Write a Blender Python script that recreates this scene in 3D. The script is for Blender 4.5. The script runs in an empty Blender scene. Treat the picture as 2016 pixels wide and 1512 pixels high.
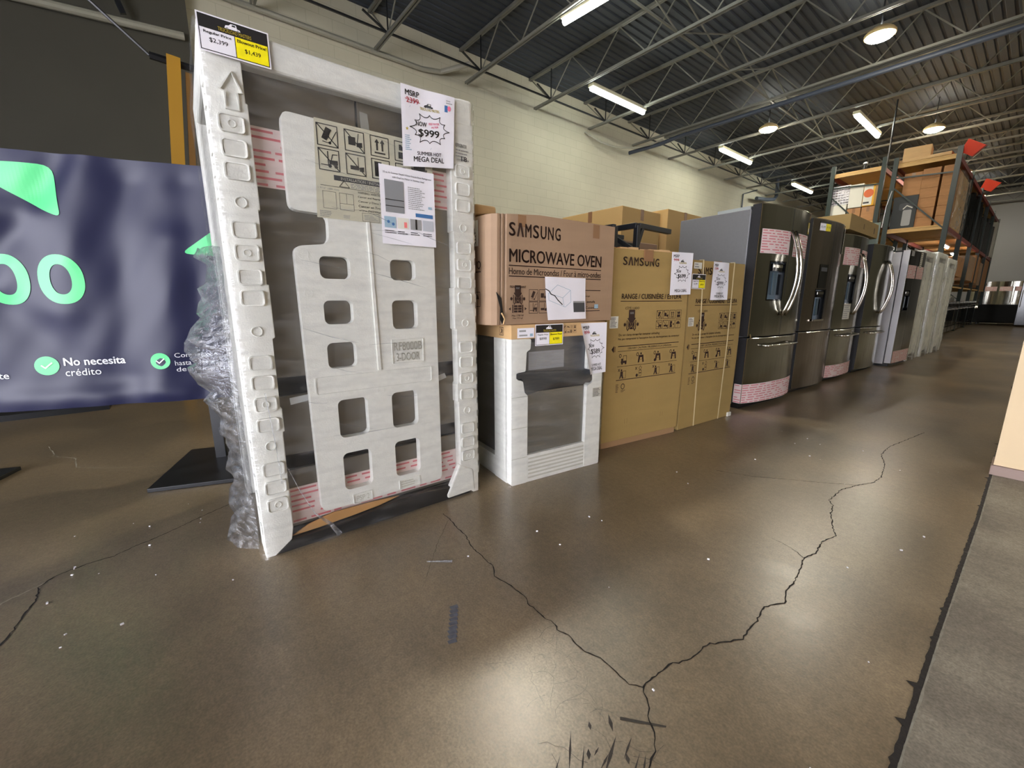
import bpy, math, random
from mathutils import Vector, Matrix
from mathutils.geometry import tessellate_polygon
random.seed(7)
S = bpy.context.scene
COL = S.collection
PI = math.pi

# ------------------------------------------------------------------ camera
cd = bpy.data.cameras.new('camera')
cam = bpy.data.objects.new('camera', cd); COL.objects.link(cam)
cd.sensor_fit = 'HORIZONTAL'; cd.sensor_width = 36.0
cd.lens = 820.0 / 2016.0 * 36.0
cd.clip_start = 0.02; cd.clip_end = 200
YAW = math.radians(51.28); PITCH = math.radians(11.57)
cam.location = (0, 0, 1.0)
cam.rotation_euler = (PI/2 - PITCH, 0, YAW)
S.camera = cam

# ------------------------------------------------------------------ world, exposure
w = bpy.data.worlds.new('daylight'); S.world = w; w.use_nodes = True
bg = w.node_tree.nodes['Background']
bg.inputs[0].default_value = (0.92, 0.92, 1.0, 1); bg.inputs[1].default_value = 16.0
S.view_settings.view_transform = 'Standard'
S.view_settings.look = 'None'
S.view_settings.exposure = 0.28
S.view_settings.gamma = 1.0
S.view_settings.use_curve_mapping = False
try:
    S.cycles.use_denoising = True
    S.cycles.max_bounces = 8; S.cycles.diffuse_bounces = 4; S.cycles.glossy_bounces = 4
    S.cycles.transparent_max_bounces = 24; S.cycles.transmission_bounces = 6
    S.cycles.sample_clamp_indirect = 6.0
    S.cycles.caustics_reflective = False; S.cycles.caustics_refractive = False
except Exception:
    pass
FRONT_Y = -6.0          # the shop front, behind the camera
WIN = (-2.2, 7.2, 0.15, 3.0)     # daylight opening in it: x0, x1, z0, z1
pl = bpy.data.lights.new('window_portal', 'AREA')
pl.shape = 'RECTANGLE'; pl.size = WIN[1]-WIN[0]; pl.size_y = WIN[3]-WIN[2]; pl.cycles.is_portal = True
po = bpy.data.objects.new('window_portal', pl); COL.objects.link(po)
po.location = ((WIN[0]+WIN[1])/2, FRONT_Y+0.02, (WIN[2]+WIN[3])/2); po.rotation_euler = (PI/2, 0, PI)

# ------------------------------------------------------------------ materials
def lin(c):
    return tuple(((v/255)/12.92 if v/255 <= 0.04045 else ((v/255+0.055)/1.055)**2.4) for v in c)
MATS = {}
def mat(name, rgb, rough=0.6, metal=0.0, spec=0.5, emit=None, est=0.0, noise=None, bump=None, coat=0.0, aniso=0.0):
    """noise=(scale, amount, stretch xyz)  bump=(scale, strength, stretch xyz)"""
    if name in MATS: return MATS[name]
    m = bpy.data.materials.new(name); m.use_nodes = True; MATS[name] = m
    nt = m.node_tree; b = nt.nodes['Principled BSDF']
    c = lin(rgb)
    b.inputs['Base Color'].default_value = (*c, 1); b.inputs['Roughness'].default_value = rough
    b.inputs['Metallic'].default_value = metal; b.inputs['Specular IOR Level'].default_value = spec
    if coat: b.inputs['Coat Weight'].default_value = coat; b.inputs['Coat Roughness'].default_value = 0.1
    if aniso: b.inputs['Anisotropic'].default_value = aniso
    if emit: b.inputs['Emission Color'].default_value = (*emit, 1); b.inputs['Emission Strength'].default_value = est
    def coords(st):
        tc = nt.nodes.new('ShaderNodeTexCoord'); mp = nt.nodes.new('ShaderNodeMapping')
        mp.inputs['Scale'].default_value = st; nt.links.new(tc.outputs['Object'], mp.inputs[0]); return mp.outputs[0]
    if noise:
        sc, am, st = noise
        n = nt.nodes.new('ShaderNodeTexNoise'); n.inputs['Scale'].default_value = sc; n.inputs['Detail'].default_value = 5
        nt.links.new(coords(st), n.inputs['Vector'])
        r = nt.nodes.new('ShaderNodeMapRange'); r.inputs[1].default_value = 0.3; r.inputs[2].default_value = 0.7
        r.inputs[3].default_value = 1-am; r.inputs[4].default_value = 1+am
        nt.links.new(n.outputs[0], r.inputs[0])
        mx = nt.nodes.new('ShaderNodeVectorMath'); mx.operation = 'SCALE'; mx.inputs[0].default_value = c
        nt.links.new(r.outputs[0], mx.inputs['Scale']); nt.links.new(mx.outputs[0], b.inputs['Base Color'])
    if bump:
        sc, am, st = bump
        n = nt.nodes.new('ShaderNodeTexNoise'); n.inputs['Scale'].default_value = sc; n.inputs['Detail'].default_value = 4
        nt.links.new(coords(st), n.inputs['Vector'])
        bp = nt.nodes.new('ShaderNodeBump'); bp.inputs['Strength'].default_value = am; bp.inputs['Distance'].default_value = 0.01
        nt.links.new(n.outputs[0], bp.inputs['Height']); nt.links.new(bp.outputs[0], b.inputs['Normal'])
    return m
ONE = (1, 1, 1)
M_black = mat('black ink', (22, 20, 20), 0.6)
M_brown = mat('dark brown ink', (48, 26, 18), 0.7)
M_white = mat('white paper', (232, 230, 236), 0.6)
M_offw = mat('off white paper', (214, 212, 200), 0.6)
M_yel = mat('yellow print', (242, 228, 10), 0.5, noise=(40, 0.06, ONE))
M_gold = mat('gold print', (190, 170, 60), 0.5)
M_red = mat('red ink', (176, 20, 40), 0.6)
M_pink = mat('pink ink', (238, 120, 150), 0.6)
M_blue = mat('blue print', (60, 110, 165), 0.5)
M_lblue = mat('pale blue print', (150, 178, 196), 0.5)
M_grey = mat('grey print', (120, 122, 126), 0.6)
M_dgrey = mat('dark grey print', (62, 64, 68), 0.6)
M_foam = mat('polystyrene', (240, 240, 234), 0.75, noise=(60, 0.03, ONE), bump=(180, 0.15, ONE))
M_foam2 = mat('polystyrene emboss', (206, 204, 192), 0.75)
M_card = mat('brown cardboard', (160, 132, 106), 0.75, noise=(3, 0.05, (1, 1, 6)), bump=(120, 0.08, (1, 1, 0.1)))
M_card2 = mat('tan cardboard', (160, 133, 80), 0.75, noise=(3, 0.05, (1, 1, 4)), bump=(120, 0.08, (1, 1, 0.1)))
M_card3 = mat('pale cardboard', (200, 164, 116), 0.75, noise=(4, 0.06, (1, 1, 3)))
M_card4 = mat('old cardboard', (170, 124, 82), 0.8, noise=(5, 0.1, (1, 1, 3)))
M_tape = mat('brown packing tape', (140, 104, 74), 0.25)
M_pinktape = mat('pink printed tape', (226, 206, 202), 0.35)
M_pinkink = mat('faded red ink', (208, 116, 122), 0.5)
M_steel = mat('dark stainless steel', (158, 156, 146), 0.16, metal=1.0, bump=(7, 0.5, (1, 1, 0.06)))
M_steel2 = mat('bronze tinted stainless steel', (146, 136, 128), 0.2, metal=1.0, bump=(9, 0.5, (1, 1, 0.08)))
M_chrome = mat('bright steel handle', (214, 210, 200), 0.14, metal=1.0)
M_cab = mat('slate cabinet paint', (116, 116, 116), 0.42, noise=(60, 0.03, ONE))
M_dark = mat('black plastic', (20, 21, 24), 0.4)
M_gasket = mat('dark door side', (44, 44, 46), 0.4)
M_gloss = mat('black gloss plastic', (14, 15, 17), 0.12)
M_disp = mat('dispenser alcove', (70, 92, 104), 0.25, metal=0.3)
M_metalblack = mat('black powder coated steel', (24, 26, 30), 0.35)
M_body = mat('brushed grey steel door', (118, 112, 102), 0.35, metal=0.55, bump=(20, 0.06, (0.6, 60, 60)))
M_wallc = mat('cream painted wall', (222, 198, 158), 0.7, noise=(6, 0.02, ONE))
M_base = mat('grey pink vinyl base', (150, 128, 118), 0.6)
M_joist = mat('grey painted joist steel', (108, 108, 100), 0.5, noise=(8, 0.08, ONE))
M_rackg = mat('dark green rack steel', (22, 38, 33), 0.4)
M_rackr = mat('rust red rack beam', (122, 44, 34), 0.5)
M_wood = mat('pale shelf boards', (196, 160, 104), 0.7, noise=(6, 0.12, (1, 8, 8)))
M_redplastic = mat('orange red plastic', (216, 62, 30), 0.4)
M_navy = None

def glassy(name, tint, amount, rough, bump_scale, bump_str, stretch, haze=0.05):
    m = bpy.data.materials.new(name); m.use_nodes = True; MATS[name] = m
    nt = m.node_tree; nt.nodes.remove(nt.nodes['Principled BSDF']); out = nt.nodes['Material Output']
    tr = nt.nodes.new('ShaderNodeBsdfTransparent'); gl = nt.nodes.new('ShaderNodeBsdfGlossy'); df = nt.nodes.new('ShaderNodeBsdfDiffuse')
    tl = nt.nodes.new('ShaderNodeBsdfTranslucent'); tl.inputs[0].default_value = (0.9, 0.93, 0.97, 1)
    tr.inputs[0].default_value = (*tint, 1); gl.inputs['Roughness'].default_value = rough
    df.inputs[0].default_value = (0.9, 0.92, 0.95, 1)
    tc = nt.nodes.new('ShaderNodeTexCoord'); mp = nt.nodes.new('ShaderNodeMapping'); mp.inputs['Scale'].default_value = stretch
    mp.inputs['Rotation'].default_value = (0.25, 0, 0)
    nt.links.new(tc.outputs['Object'], mp.inputs[0])
    n = nt.nodes.new('ShaderNodeTexNoise'); n.inputs['Scale'].default_value = bump_scale; n.inputs['Detail'].default_value = 6
    nt.links.new(mp.outputs[0], n.inputs['Vector'])
    bp = nt.nodes.new('ShaderNodeBump'); bp.inputs['Strength'].default_value = bump_str; bp.inputs['Distance'].default_value = 0.02
    nt.links.new(n.outputs[0], bp.inputs['Height'])
    nt.links.new(bp.outputs[0], gl.inputs['Normal'])
    lw = nt.nodes.new('ShaderNodeLayerWeight'); lw.inputs[0].default_value = 0.25
    nt.links.new(bp.outputs[0], lw.inputs['Normal'])
    f1 = nt.nodes.new('ShaderNodeMath'); f1.operation = 'MULTIPLY_ADD'; f1.inputs[1].default_value = amount; f1.inputs[2].default_value = 0.04
    nt.links.new(lw.outputs['Fresnel'], f1.inputs[0])
    rm = nt.nodes.new('ShaderNodeMapRange'); rm.inputs[1].default_value = 0.45; rm.inputs[2].default_value = 0.75
    rm.inputs[3].default_value = haze*0.3; rm.inputs[4].default_value = haze*2.2
    nt.links.new(n.outputs[0], rm.inputs[0])
    ad = nt.nodes.new('ShaderNodeMixShader'); ad.inputs[0].default_value = 0.5
    nt.links.new(df.outputs[0], ad.inputs[1]); nt.links.new(tl.outputs[0], ad.inputs[2])
    a = nt.nodes.new('ShaderNodeMixShader'); b = nt.nodes.new('ShaderNodeMixShader')
    nt.links.new(rm.outputs[0], a.inputs[0]); nt.links.new(tr.outputs[0], a.inputs[1]); nt.links.new(ad.outputs[0], a.inputs[2])
    nt.links.new(f1.outputs[0], b.inputs[0]); nt.links.new(a.outputs[0], b.inputs[1]); nt.links.new(gl.outputs[0], b.inputs[2])
    nt.links.new(b.outputs[0], out.inputs[0])
    return m
M_film = glassy('clear stretch film', (0.98, 0.98, 0.97), 0.35, 0.10, 7, 0.7, (1, 0.5, 4), 0.065)
M_film2 = glassy('loose crumpled film', (0.9, 0.92, 0.95), 0.5, 0.15, 20, 1.0, (1, 1, 2), 0.22)
M_film3 = glassy('cloudy wrapping film', (0.98, 0.98, 0.96), 0.25, 0.2, 4, 0.25, (1, 1, 0.6), 0.28)

def emis(name, rgb, st):
    m = bpy.data.materials.new(name); m.use_nodes = True; nt = m.node_tree
    nt.nodes.remove(nt.nodes['Principled BSDF']); e = nt.nodes.new('ShaderNodeEmission')
    e.inputs[0].default_value = (*rgb, 1); e.inputs[1].default_value = st
    nt.links.new(e.outputs[0], nt.nodes['Material Output'].inputs[0]); MATS[name] = m
    return m
M_tube = emis('fluorescent tube glow', (0.95, 1.0, 0.90), 42.0)
M_high = emis('high bay lamp glow', (1.0, 0.92, 0.76), 290.0)
M_strip = emis('shelf lamp glow', (1.0, 0.97, 0.9), 9.0)

# ------------------------------------------------------------------ geometry helpers
class MB:
    """collects geometry in one coordinate frame and links it as ONE mesh object"""
    def __init__(s): s.v = []; s.f = []; s.m = []; s.mats = []
    def mi(s, m):
        if m not in s.mats: s.mats.append(m)
        return s.mats.index(m)
    def add(s, vs, fs, m):
        o = len(s.v); s.v += [tuple(p) for p in vs]; k = s.mi(m)
        for f in fs: s.f.append(tuple(i+o for i in f)); s.m.append(k)
        return s
    def box(s, a, b, m, R=None, o=None):
        x0, y0, z0 = a; x1, y1, z1 = b
        vs = [(x0,y0,z0),(x1,y0,z0),(x1,y1,z0),(x0,y1,z0),(x0,y0,z1),(x1,y0,z1),(x1,y1,z1),(x0,y1,z1)]
        if R is not None:
            oo = Vector(o if o else (0, 0, 0)); vs = [tuple(R @ (Vector(p)-oo) + oo) for p in vs]
        return s.add(vs, [(0,3,2,1),(4,5,6,7),(0,1,5,4),(1,2,6,5),(2,3,7,6),(3,0,4,7)], m)
    def bar(s, p, q, wd, ht, m):
        p = Vector(p); q = Vector(q); d = (q-p).normalized()
        up = Vector((0, 0, 1)) if abs(d.z) < 0.95 else Vector((1, 0, 0))
        a = d.cross(up).normalized()*wd/2; b = d.cross(a).normalized()*ht/2
        vs = [p-a-b, p+a-b, p+a+b, p-a+b, q-a-b, q+a-b, q+a+b, q-a+b]
        return s.add(vs, [(0,3,2,1),(4,5,6,7),(0,1,5,4),(1,2,6,5),(2,3,7,6),(3,0,4,7)], m)
    def tube(s, pts, r, m, n=8, closed=False):
        pts = [Vector(p) for p in pts]; vs = []; fs = []
        prev = None
        for i, p in enumerate(pts):
            d = (pts[min(i+1, len(pts)-1)] - pts[max(i-1, 0)]).normalized()
            if prev is None:
                up = Vector((0, 0, 1)) if abs(d.z) < 0.9 else Vector((1, 0, 0)); a = d.cross(up).normalized()
            else:
                a = (prev - d*prev.dot(d)).normalized()
            prev = a; b = d.cross(a)
            rr = r[i] if isinstance(r, (list, tuple)) else r
            for k in range(n):
                t = 2*PI*k/n; vs.append(p + a*math.cos(t)*rr + b*math.sin(t)*rr)
        for i in range(len(pts)-1):
            for k in range(n):
                k2 = (k+1) % n; fs.append((i*n+k, i*n+k2, (i+1)*n+k2, (i+1)*n+k))
        fs.append(tuple(range(n-1, -1, -1))); fs.append(tuple((len(pts)-1)*n+k for k in range(n)))
        return s.add(vs, fs, m)
    def cyl(s, p, q, r, m, n=16): return s.tube([p, q], r, m, n)
    def prism(s, outer, fn, w0, w1, m, holes=()):
        """polygon in (u,v), extruded from w0 to w1; fn maps (u,v,w) to the frame"""
        loops = [list(outer)] + [list(h) for h in holes]
        flat = [p for l in loops for p in l]
        tris = tessellate_polygon([[Vector((p[0], p[1], 0)) for p in l] for l in loops])
        n = len(flat)
        vs = [fn(p[0], p[1], w0) for p in flat] + [fn(p[0], p[1], w1) for p in flat]
        fs = []
        for t in tris:
            fs.append(tuple(t)); fs.append(tuple(n+i for i in reversed(t)))
        o = 0
        for l in loops:
            k = len(l)
            for i in range(k):
                j = (i+1) % k; fs.append((o+i, o+j, n+o+j, n+o+i))
            o += k
        s.add(vs, fs, m); s.fix = True
        return s
    def build(s, name, parent=None, bevel=0, seg=2, smooth=False, loc=None, rotz=None):
        me = bpy.data.meshes.new(name); me.from_pydata(s.v, [], s.f)
        for m in s.mats: me.materials.append(m)
        me.polygons.foreach_set('material_index', s.m)
        if smooth: me.polygons.foreach_set('use_smooth', [True]*len(s.f))
        me.update()
        if getattr(s, 'fix', False):
            import bmesh
            b = bmesh.new(); b.from_mesh(me); bmesh.ops.recalc_face_normals(b, faces=b.faces); b.to_mesh(me); b.free()
        o = bpy.data.objects.new(name, me); COL.objects.link(o)
        if parent: o.parent = parent
        if loc: o.location = loc
        if rotz is not None: o.rotation_euler = (0, 0, rotz)
        if bevel:
            bv = o.modifiers.new('bevel', 'BEVEL'); bv.width = bevel; bv.segments = seg; bv.limit_method = 'ANGLE'
            bv.angle_limit = math.radians(40); bv.use_clamp_overlap = True
            if not smooth: bv.harden_normals = False
        return o

def thing(name, label, cat, loc=(0, 0, 0), rotz=0, group=None):
    o = bpy.data.objects.new(name, None); COL.objects.link(o); o.empty_display_size = 0.2
    o.location = loc; o.rotation_euler = (0, 0, rotz)
    o['label'] = label; o['category'] = cat
    if group: o['group'] = group
    return o
def tag(o, label, cat, group=None, kind=None):
    o['label'] = label; o['category'] = cat
    if group: o['group'] = group
    if kind: o['kind'] = kind
    return o
def struct(o): o['kind'] = 'structure'; return o
def F(u, v, w): return (u, -w, v)          # the front plane of a thing: u right, v up, w out of it

def rrect(u0, v0, u1, v1, r, n=4):
    r = min(r, abs(u1-u0)/2*0.98, abs(v1-v0)/2*0.98); pts = []
    for cx, cy, a in ((u1-r, v1-r, 0), (u0+r, v1-r, 90), (u0+r, v0+r, 180), (u1-r, v0+r, 270)):
        for k in range(n+1):
            t = math.radians(a+90*k/n); pts.append((cx+r*math.cos(t), cy+r*math.sin(t)))
    return pts
def rpoly(c, r, n=4):
    """rounded quadrilateral / polygon"""
    out = []; k = len(c)
    for i in range(k):
        p0 = Vector(c[i-1]); p = Vector(c[i]); p1 = Vector(c[(i+1) % k])
        a = (p0-p); b = (p1-p); ra = min(r, a.length*0.45, b.length*0.45)
        A = p + a.normalized()*ra; B = p + b.normalized()*ra
        for j in range(n+1):
            t = j/n; q = A*(1-t)**2 + p*2*t*(1-t) + B*t*t; out.append((q.x, q.y))
    return out

_txt = {}
def text_mesh(body, bold):
    key = (body, round(bold, 3))
    if key in _txt: return _txt[key]
    c = bpy.data.curves.new('t', 'FONT'); c.body = body; c.size = 1; c.resolution_u = 3; c.fill_mode = 'FRONT'
    o = bpy.data.objects.new('t', c); COL.objects.link(o)
    dg = bpy.context.evaluated_depsgraph_get(); dg.update()
    me = bpy.data.meshes.new_from_object(o.evaluated_get(dg))
    vs = [(v.co.x, v.co.y) for v in me.vertices]; fs = [tuple(p.vertices) for p in me.polygons]
    bpy.data.objects.remove(o); bpy.data.curves.remove(c); bpy.data.meshes.remove(me)
    if bold > 0.005:            # heavier strokes: the same outline printed slightly apart
        k = len(vs); q = min(bold, 0.03)*0.75; sh = [(-q, 0), (q, 0), (0, q*0.7), (0, -q*0.7)]
        fs = [tuple(i+k*j for i in f) for j in range(4) for f in fs]; vs = [(x+a, y+b) for a, b in sh for x, y in vs]
    x0 = min(p[0] for p in vs); x1 = max(p[0] for p in vs); y0 = min(p[1] for p in vs); y1 = max(p[1] for p in vs)
    _txt[key] = (vs, fs, x0, x1, y0, y1); return _txt[key]

class Print:
    """flat ink and paper on a surface; fn maps (u,v,w)"""
    def __init__(s, fn=F): s.b = MB(); s.fn = fn
    def poly(s, pts, m, w=0.001):
        tris = tessellate_polygon([[Vector((p[0], p[1], 0)) for p in pts]])
        A = sum(pts[i-1][0]*pts[i][1]-pts[i][0]*pts[i-1][1] for i in range(len(pts)))
        out = []
        for t in tris:
            a, b, c = (pts[i] for i in t)
            ar = (b[0]-a[0])*(c[1]-a[1])-(c[0]-a[0])*(b[1]-a[1])
            out.append(t if ar > 0 else tuple(reversed(t)))
        s.b.add([s.fn(p[0], p[1], w) for p in pts], out, m); return s
    def rect(s, u0, v0, u1, v1, m, w=0.001, nu=1, nv=1):
        if u1 < u0: u0, u1 = u1, u0
        if v1 < v0: v0, v1 = v1, v0
        vs = []; fs = []
        for j in range(nv+1):
            for i in range(nu+1): vs.append(s.fn(u0+(u1-u0)*i/nu, v0+(v1-v0)*j/nv, w))
        for j in range(nv):
            for i in range(nu):
                a = j*(nu+1)+i; fs.append((a, a+1, a+nu+2, a+nu+1))
        s.b.add(vs, fs, m); return s
    def line(s, pts, t, m, w=0.001):
        for (a, b) in zip(pts[:-1], pts[1:]):
            d = Vector((b[0]-a[0], b[1]-a[1])); L = d.length
            if L < 1e-6: continue
            d /= L; n = Vector((-d.y, d.x))*t/2; e = d*t*0.3
            s.poly([(a[0]-n.x-e.x, a[1]-n.y-e.y), (b[0]-n.x+e.x, b[1]-n.y+e.y), (b[0]+n.x+e.x, b[1]+n.y+e.y), (a[0]+n.x-e.x, a[1]+n.y-e.y)], m, w)
        return s
    def frame(s, u0, v0, u1, v1, t, m, w=0.001):
        return s.line([(u0, v0), (u1, v0), (u1, v1), (u0, v1), (u0, v0)], t, m, w)
    def disc(s, u, v, r, m, w=0.001, n=18):
        return s.poly([(u+r*math.cos(2*PI*k/n), v+r*math.sin(2*PI*k/n)) for k in range(n)], m, w)
    def text(s, body, u0, v0, u1, v1, m, w=0.0012, bold=0.0, slant=0.0):
        vs, fs, x0, x1, y0, y1 = text_mesh(body, bold)
        pts = []
        for x, y in vs:
            a = (x-x0)/(x1-x0); b = (y-y0)/(y1-y0)
            pts.append(s.fn(u0+(u1-u0)*a, v0+(v1-v0)*b + slant*a, w))
        s.b.add(pts, fs, m); return s
    def lines_of_text(s, u0, v0, u1, v1, n, m, w=0.0012, seed=0):
        rr = random.Random(seed); h = (v1-v0)/n
        for k in range(n):
            u = u0; v = v1-h*(k+0.75); end = u0+(u1-u0)*rr.uniform(0.6, 1.0)
            while u < end:
                l = rr.uniform(0.03, 0.12)*(u1-u0); s.rect(u, v, min(u+l, end), v+h*0.45, m, w); u += l+0.018*(u1-u0)
        return s
    def build(s, name, parent, **k): return s.b.build(name, parent, **k)

# ------------------------------------------------------------------ structure
def concrete(name, c1, c2, c3, rough0, rough1, spec=0.5, scale=1.3):
    m = bpy.data.materials.new(name); m.use_nodes = True; nt = m.node_tree; b = nt.nodes['Principled BSDF']
    tc = nt.nodes.new('ShaderNodeTexCoord')
    n1 = nt.nodes.new('ShaderNodeTexNoise'); n1.inputs['Scale'].default_value = scale; n1.inputs['Detail'].default_value = 4; n1.inputs['Roughness'].default_value = 0.5
    n2 = nt.nodes.new('ShaderNodeTexNoise'); n2.inputs['Scale'].default_value = 38; n2.inputs['Detail'].default_value = 6; n2.inputs['Roughness'].default_value = 0.7
    n3 = nt.nodes.new('ShaderNodeTexNoise'); n3.inputs['Scale'].default_value = 5; n3.inputs['Detail'].default_value = 4; n3.inputs['Distortion'].default_value = 0.25
    for n in (n1, n2, n3): nt.links.new(tc.outputs['Object'], n.inputs['Vector'])
    r = nt.nodes.new('ShaderNodeValToRGB'); r.color_ramp.elements[0].position = 0.3; r.color_ramp.elements[1].position = 0.7
    r.color_ramp.elements[0].color = (*lin(c1), 1); r.color_ramp.elements[1].color = (*lin(c3), 1)
    r.color_ramp.interpolation = 'LINEAR'
    nt.links.new(n1.outputs[0], r.inputs[0])
    n4 = nt.nodes.new('ShaderNodeTexNoise'); n4.inputs['Scale'].default_value = 160; n4.inputs['Detail'].default_value = 3
    nt.links.new(tc.outputs['Object'], n4.inputs['Vector'])
    prev = r.outputs[0]
    for nn, amt in ((n2, 0.20), (n3, 0.10), (n4, 0.22)):
        q = nt.nodes.new('ShaderNodeMapRange'); q.inputs[1].default_value = 0.3; q.inputs[2].default_value = 0.7; q.inputs[3].default_value = 1-amt; q.inputs[4].default_value = 1+amt
        nt.links.new(nn.outputs[0], q.inputs[0])
        v = nt.nodes.new('ShaderNodeVectorMath'); v.operation = 'SCALE'; nt.links.new(prev, v.inputs[0]); nt.links.new(q.outputs[0], v.inputs['Scale']); prev = v.outputs[0]
    nt.links.new(prev, b.inputs['Base Color'])
    rr = nt.nodes.new('ShaderNodeMapRange'); rr.inputs[1].default_value = 0.3; rr.inputs[2].default_value = 0.7; rr.inputs[3].default_value = rough0; rr.inputs[4].default_value = rough1
    nt.links.new(n3.outputs[0], rr.inputs[0]); nt.links.new(rr.outputs[0], b.inputs['Roughness'])
    bp = nt.nodes.new('ShaderNodeBump'); bp.inputs['Strength'].default_value = 0.12; bp.inputs['Distance'].default_value = 0.004
    nt.links.new(n2.outputs[0], bp.inputs['Height']); nt.links.new(bp.outputs[0], b.inputs['Normal'])
    b.inputs['Specular IOR Level'].default_value = spec
    MATS[name] = m; return m
M_floor = concrete('stained polished concrete', (104, 92, 74), (120, 106, 83), (136, 118, 92), 0.284, 0.33, 0.8)
M_slab = concrete('bare grey concrete', (104, 98, 90), (124, 118, 108), (142, 136, 124), 0.5, 0.65, 0.4, 3.0)
M_crack = mat('dark crack', (28, 24, 20), 0.9)  # plain dark brown for the floor cracks
M_crackpale = mat('chalky crack edge', (168, 160, 142), 0.9)
M_filler = mat('black joint filler', (22, 18, 20), 0.75, bump=(60, 0.6, ONE))

X0, X1, YE, ZC = -8.3, 7.4, 31.0, 6.04
fl = MB().box((X0-0.3, FRONT_Y-0.3, -0.2), (X1, YE+0.3, 0), M_floor); FLOOR = struct(fl.build('floor'))
JX = [(-0.050, FRONT_Y), (-0.046, 0.3), (-0.044, 1.1), (-0.041, 1.7), (-0.036, 2.1), (-0.028, 2.8), (-0.027, 3.59), (-0.029, 5.0), (-0.053, 8.4), (-0.10, 15.0), (-0.20, YE)]
sb = MB()
vs = [(x+0.004, y, 0.0012) for x, y in JX] + [(X1, y, 0.0012) for x, y in JX]; n = len(JX)
sb.add(vs, [(i, n+i, n+i+1, i+1) for i in range(n-1)], M_slab)
struct(sb.build('slab', FLOOR))
jb = MB(); rr = random.Random(3); L = []; Rr = []
y = FRONT_Y
def jx(y):
    for (xa, ya), (xb, yb) in zip(JX[:-1], JX[1:]):
        if y <= yb: return xa+(xb-xa)*(y-ya)/(yb-ya)
    return JX[-1][0]
while y < YE:
    st = 0.012 if -0.5 < y < 5 else 0.3
    k = 0.022 if rr.random() < 0.06 else 0.0
    L.append((jx(y)-0.005-rr.uniform(0, 0.003)-k*rr.random(), y, 0.0018)); Rr.append((jx(y)+0.005+rr.uniform(0, 0.002), y, 0.0018)); y += st
n = len(L); jb.add(L+Rr, [(i, n+i, n+i+1, i+1) for i in range(n-1)], M_filler)
struct(jb.build('joint_filler', FLOOR))
# pale worn lip of the grey slab beside the joint
M_lip = mat('worn pale concrete lip', (138, 136, 126), 0.8, noise=(30, 0.25, ONE))
lb = MB(); rr = random.Random(9); ys = [0.3+0.03*i for i in range(120)]
lb.add([(jx(y)+0.006, y, 0.0021) for y in ys]+[(jx(y)+0.009+rr.uniform(0, 0.003), y, 0.0021) for y in ys], [(i, 120+i, 121+i, i+1) for i in range(119)], M_lip)
struct(lb.build('slab_lip', FLOOR))
CR = {
'A': ([(-1.618, 0.877), (-1.558, 0.878), (-1.468, 0.864), (-1.405, 0.864), (-1.303, 0.836), (-1.243, 0.833), (-1.192, 0.829), (-1.156, 0.832), (-1.1, 0.798), (-1.068, 0.802), (-1.036, 0.812), (-0.994, 0.813), (-0.956, 0.82), (-0.917, 0.805), (-0.869, 0.803), (-0.831, 0.805), (-0.798, 0.812), (-0.775, 0.802), (-0.739, 0.814), (-0.701, 0.807), (-0.668, 0.802), (-0.641, 0.819), (-0.611, 0.824), (-0.579, 0.822), (-0.553, 0.819), (-0.524, 0.816), (-0.498, 0.84)], 0.0045),
'B': ([(-0.498, 0.84), (-0.496, 0.871), (-0.496, 0.895), (-0.49, 0.922), (-0.493, 0.955), (-0.472, 0.995), (-0.463, 1.035), (-0.46, 1.087), (-0.453, 1.117), (-0.427, 1.158), (-0.403, 1.209), (-0.407, 1.267), (-0.406, 1.321), (-0.416, 1.405), (-0.38, 1.476), (-0.403, 1.558), (-0.397, 1.599), (-0.413, 1.726), (-0.429, 1.817), (-0.409, 1.884), (-0.418, 1.998), (-0.397, 2.103), (-0.422, 2.168), (-0.47, 2.324), (-0.487, 2.422), (-0.516, 2.471), (-0.513, 2.657), (-0.47, 2.809), (-0.426, 2.916), (-0.415, 3.036), (-0.446, 3.295), (-0.5, 3.5), (-0.501, 3.728), (-0.468, 3.935), (-0.432, 4.158), (-0.402, 4.348)], 0.006),
'C': ([(-0.498, 0.84), (-0.473, 0.818), (-0.453, 0.801), (-0.444, 0.781), (-0.424, 0.766), (-0.402, 0.748), (-0.385, 0.724), (-0.382, 0.702), (-0.367, 0.665), (-0.34, 0.6), (-0.33, 0.4), (-0.29, 0.1)], 0.005),
'D': ([(-1.6, -0.6), (-1.756, -0.52), (-1.823, -0.506), (-1.898, -0.498), (-1.965, -0.483), (-2.028, -0.49), (-2.058, -0.493), (-2.11, -0.461), (-2.127, -0.422), (-2.139, -0.368), (-2.142, -0.304), (-2.176, -0.253), (-2.201, -0.19), (-2.242, -0.114), (-2.301, -0.021), (-2.351, 0.072), (-2.402, 0.163), (-2.5, 0.3)], 0.006),
'E': ([(-0.47, 2.809), (-0.563, 2.724), (-0.721, 2.601), (-0.884, 2.474), (-1.05, 2.4)], 0.004),
'F': ([(-0.429, 1.817), (-0.479, 1.852), (-0.56, 1.869)], 0.003),
'G': ([(-1.56, 0.877), (-1.42, 0.74), (-1.25, 0.60)], 0.0015)}
PALE = {'W': [(-3.5, -0.577), (-3.382, -0.455), (-3.316, -0.36), (-3.24, -0.241), (-3.178, -0.138)], 'W2': [(-3.862, -0.737), (-3.713, -0.607), (-3.5, -0.577)],
'W3': [(-4.121, -0.788), (-3.885, -0.722), (-3.837, -0.733)], 'W4': [(-4.7, -0.767), (-4.476, -0.655), (-4.426, -0.551), (-4.435, -0.479)],
'W5': [(-1.95, -0.62), (-2.02, -0.57), (-2.09, -0.47)]}
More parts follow.
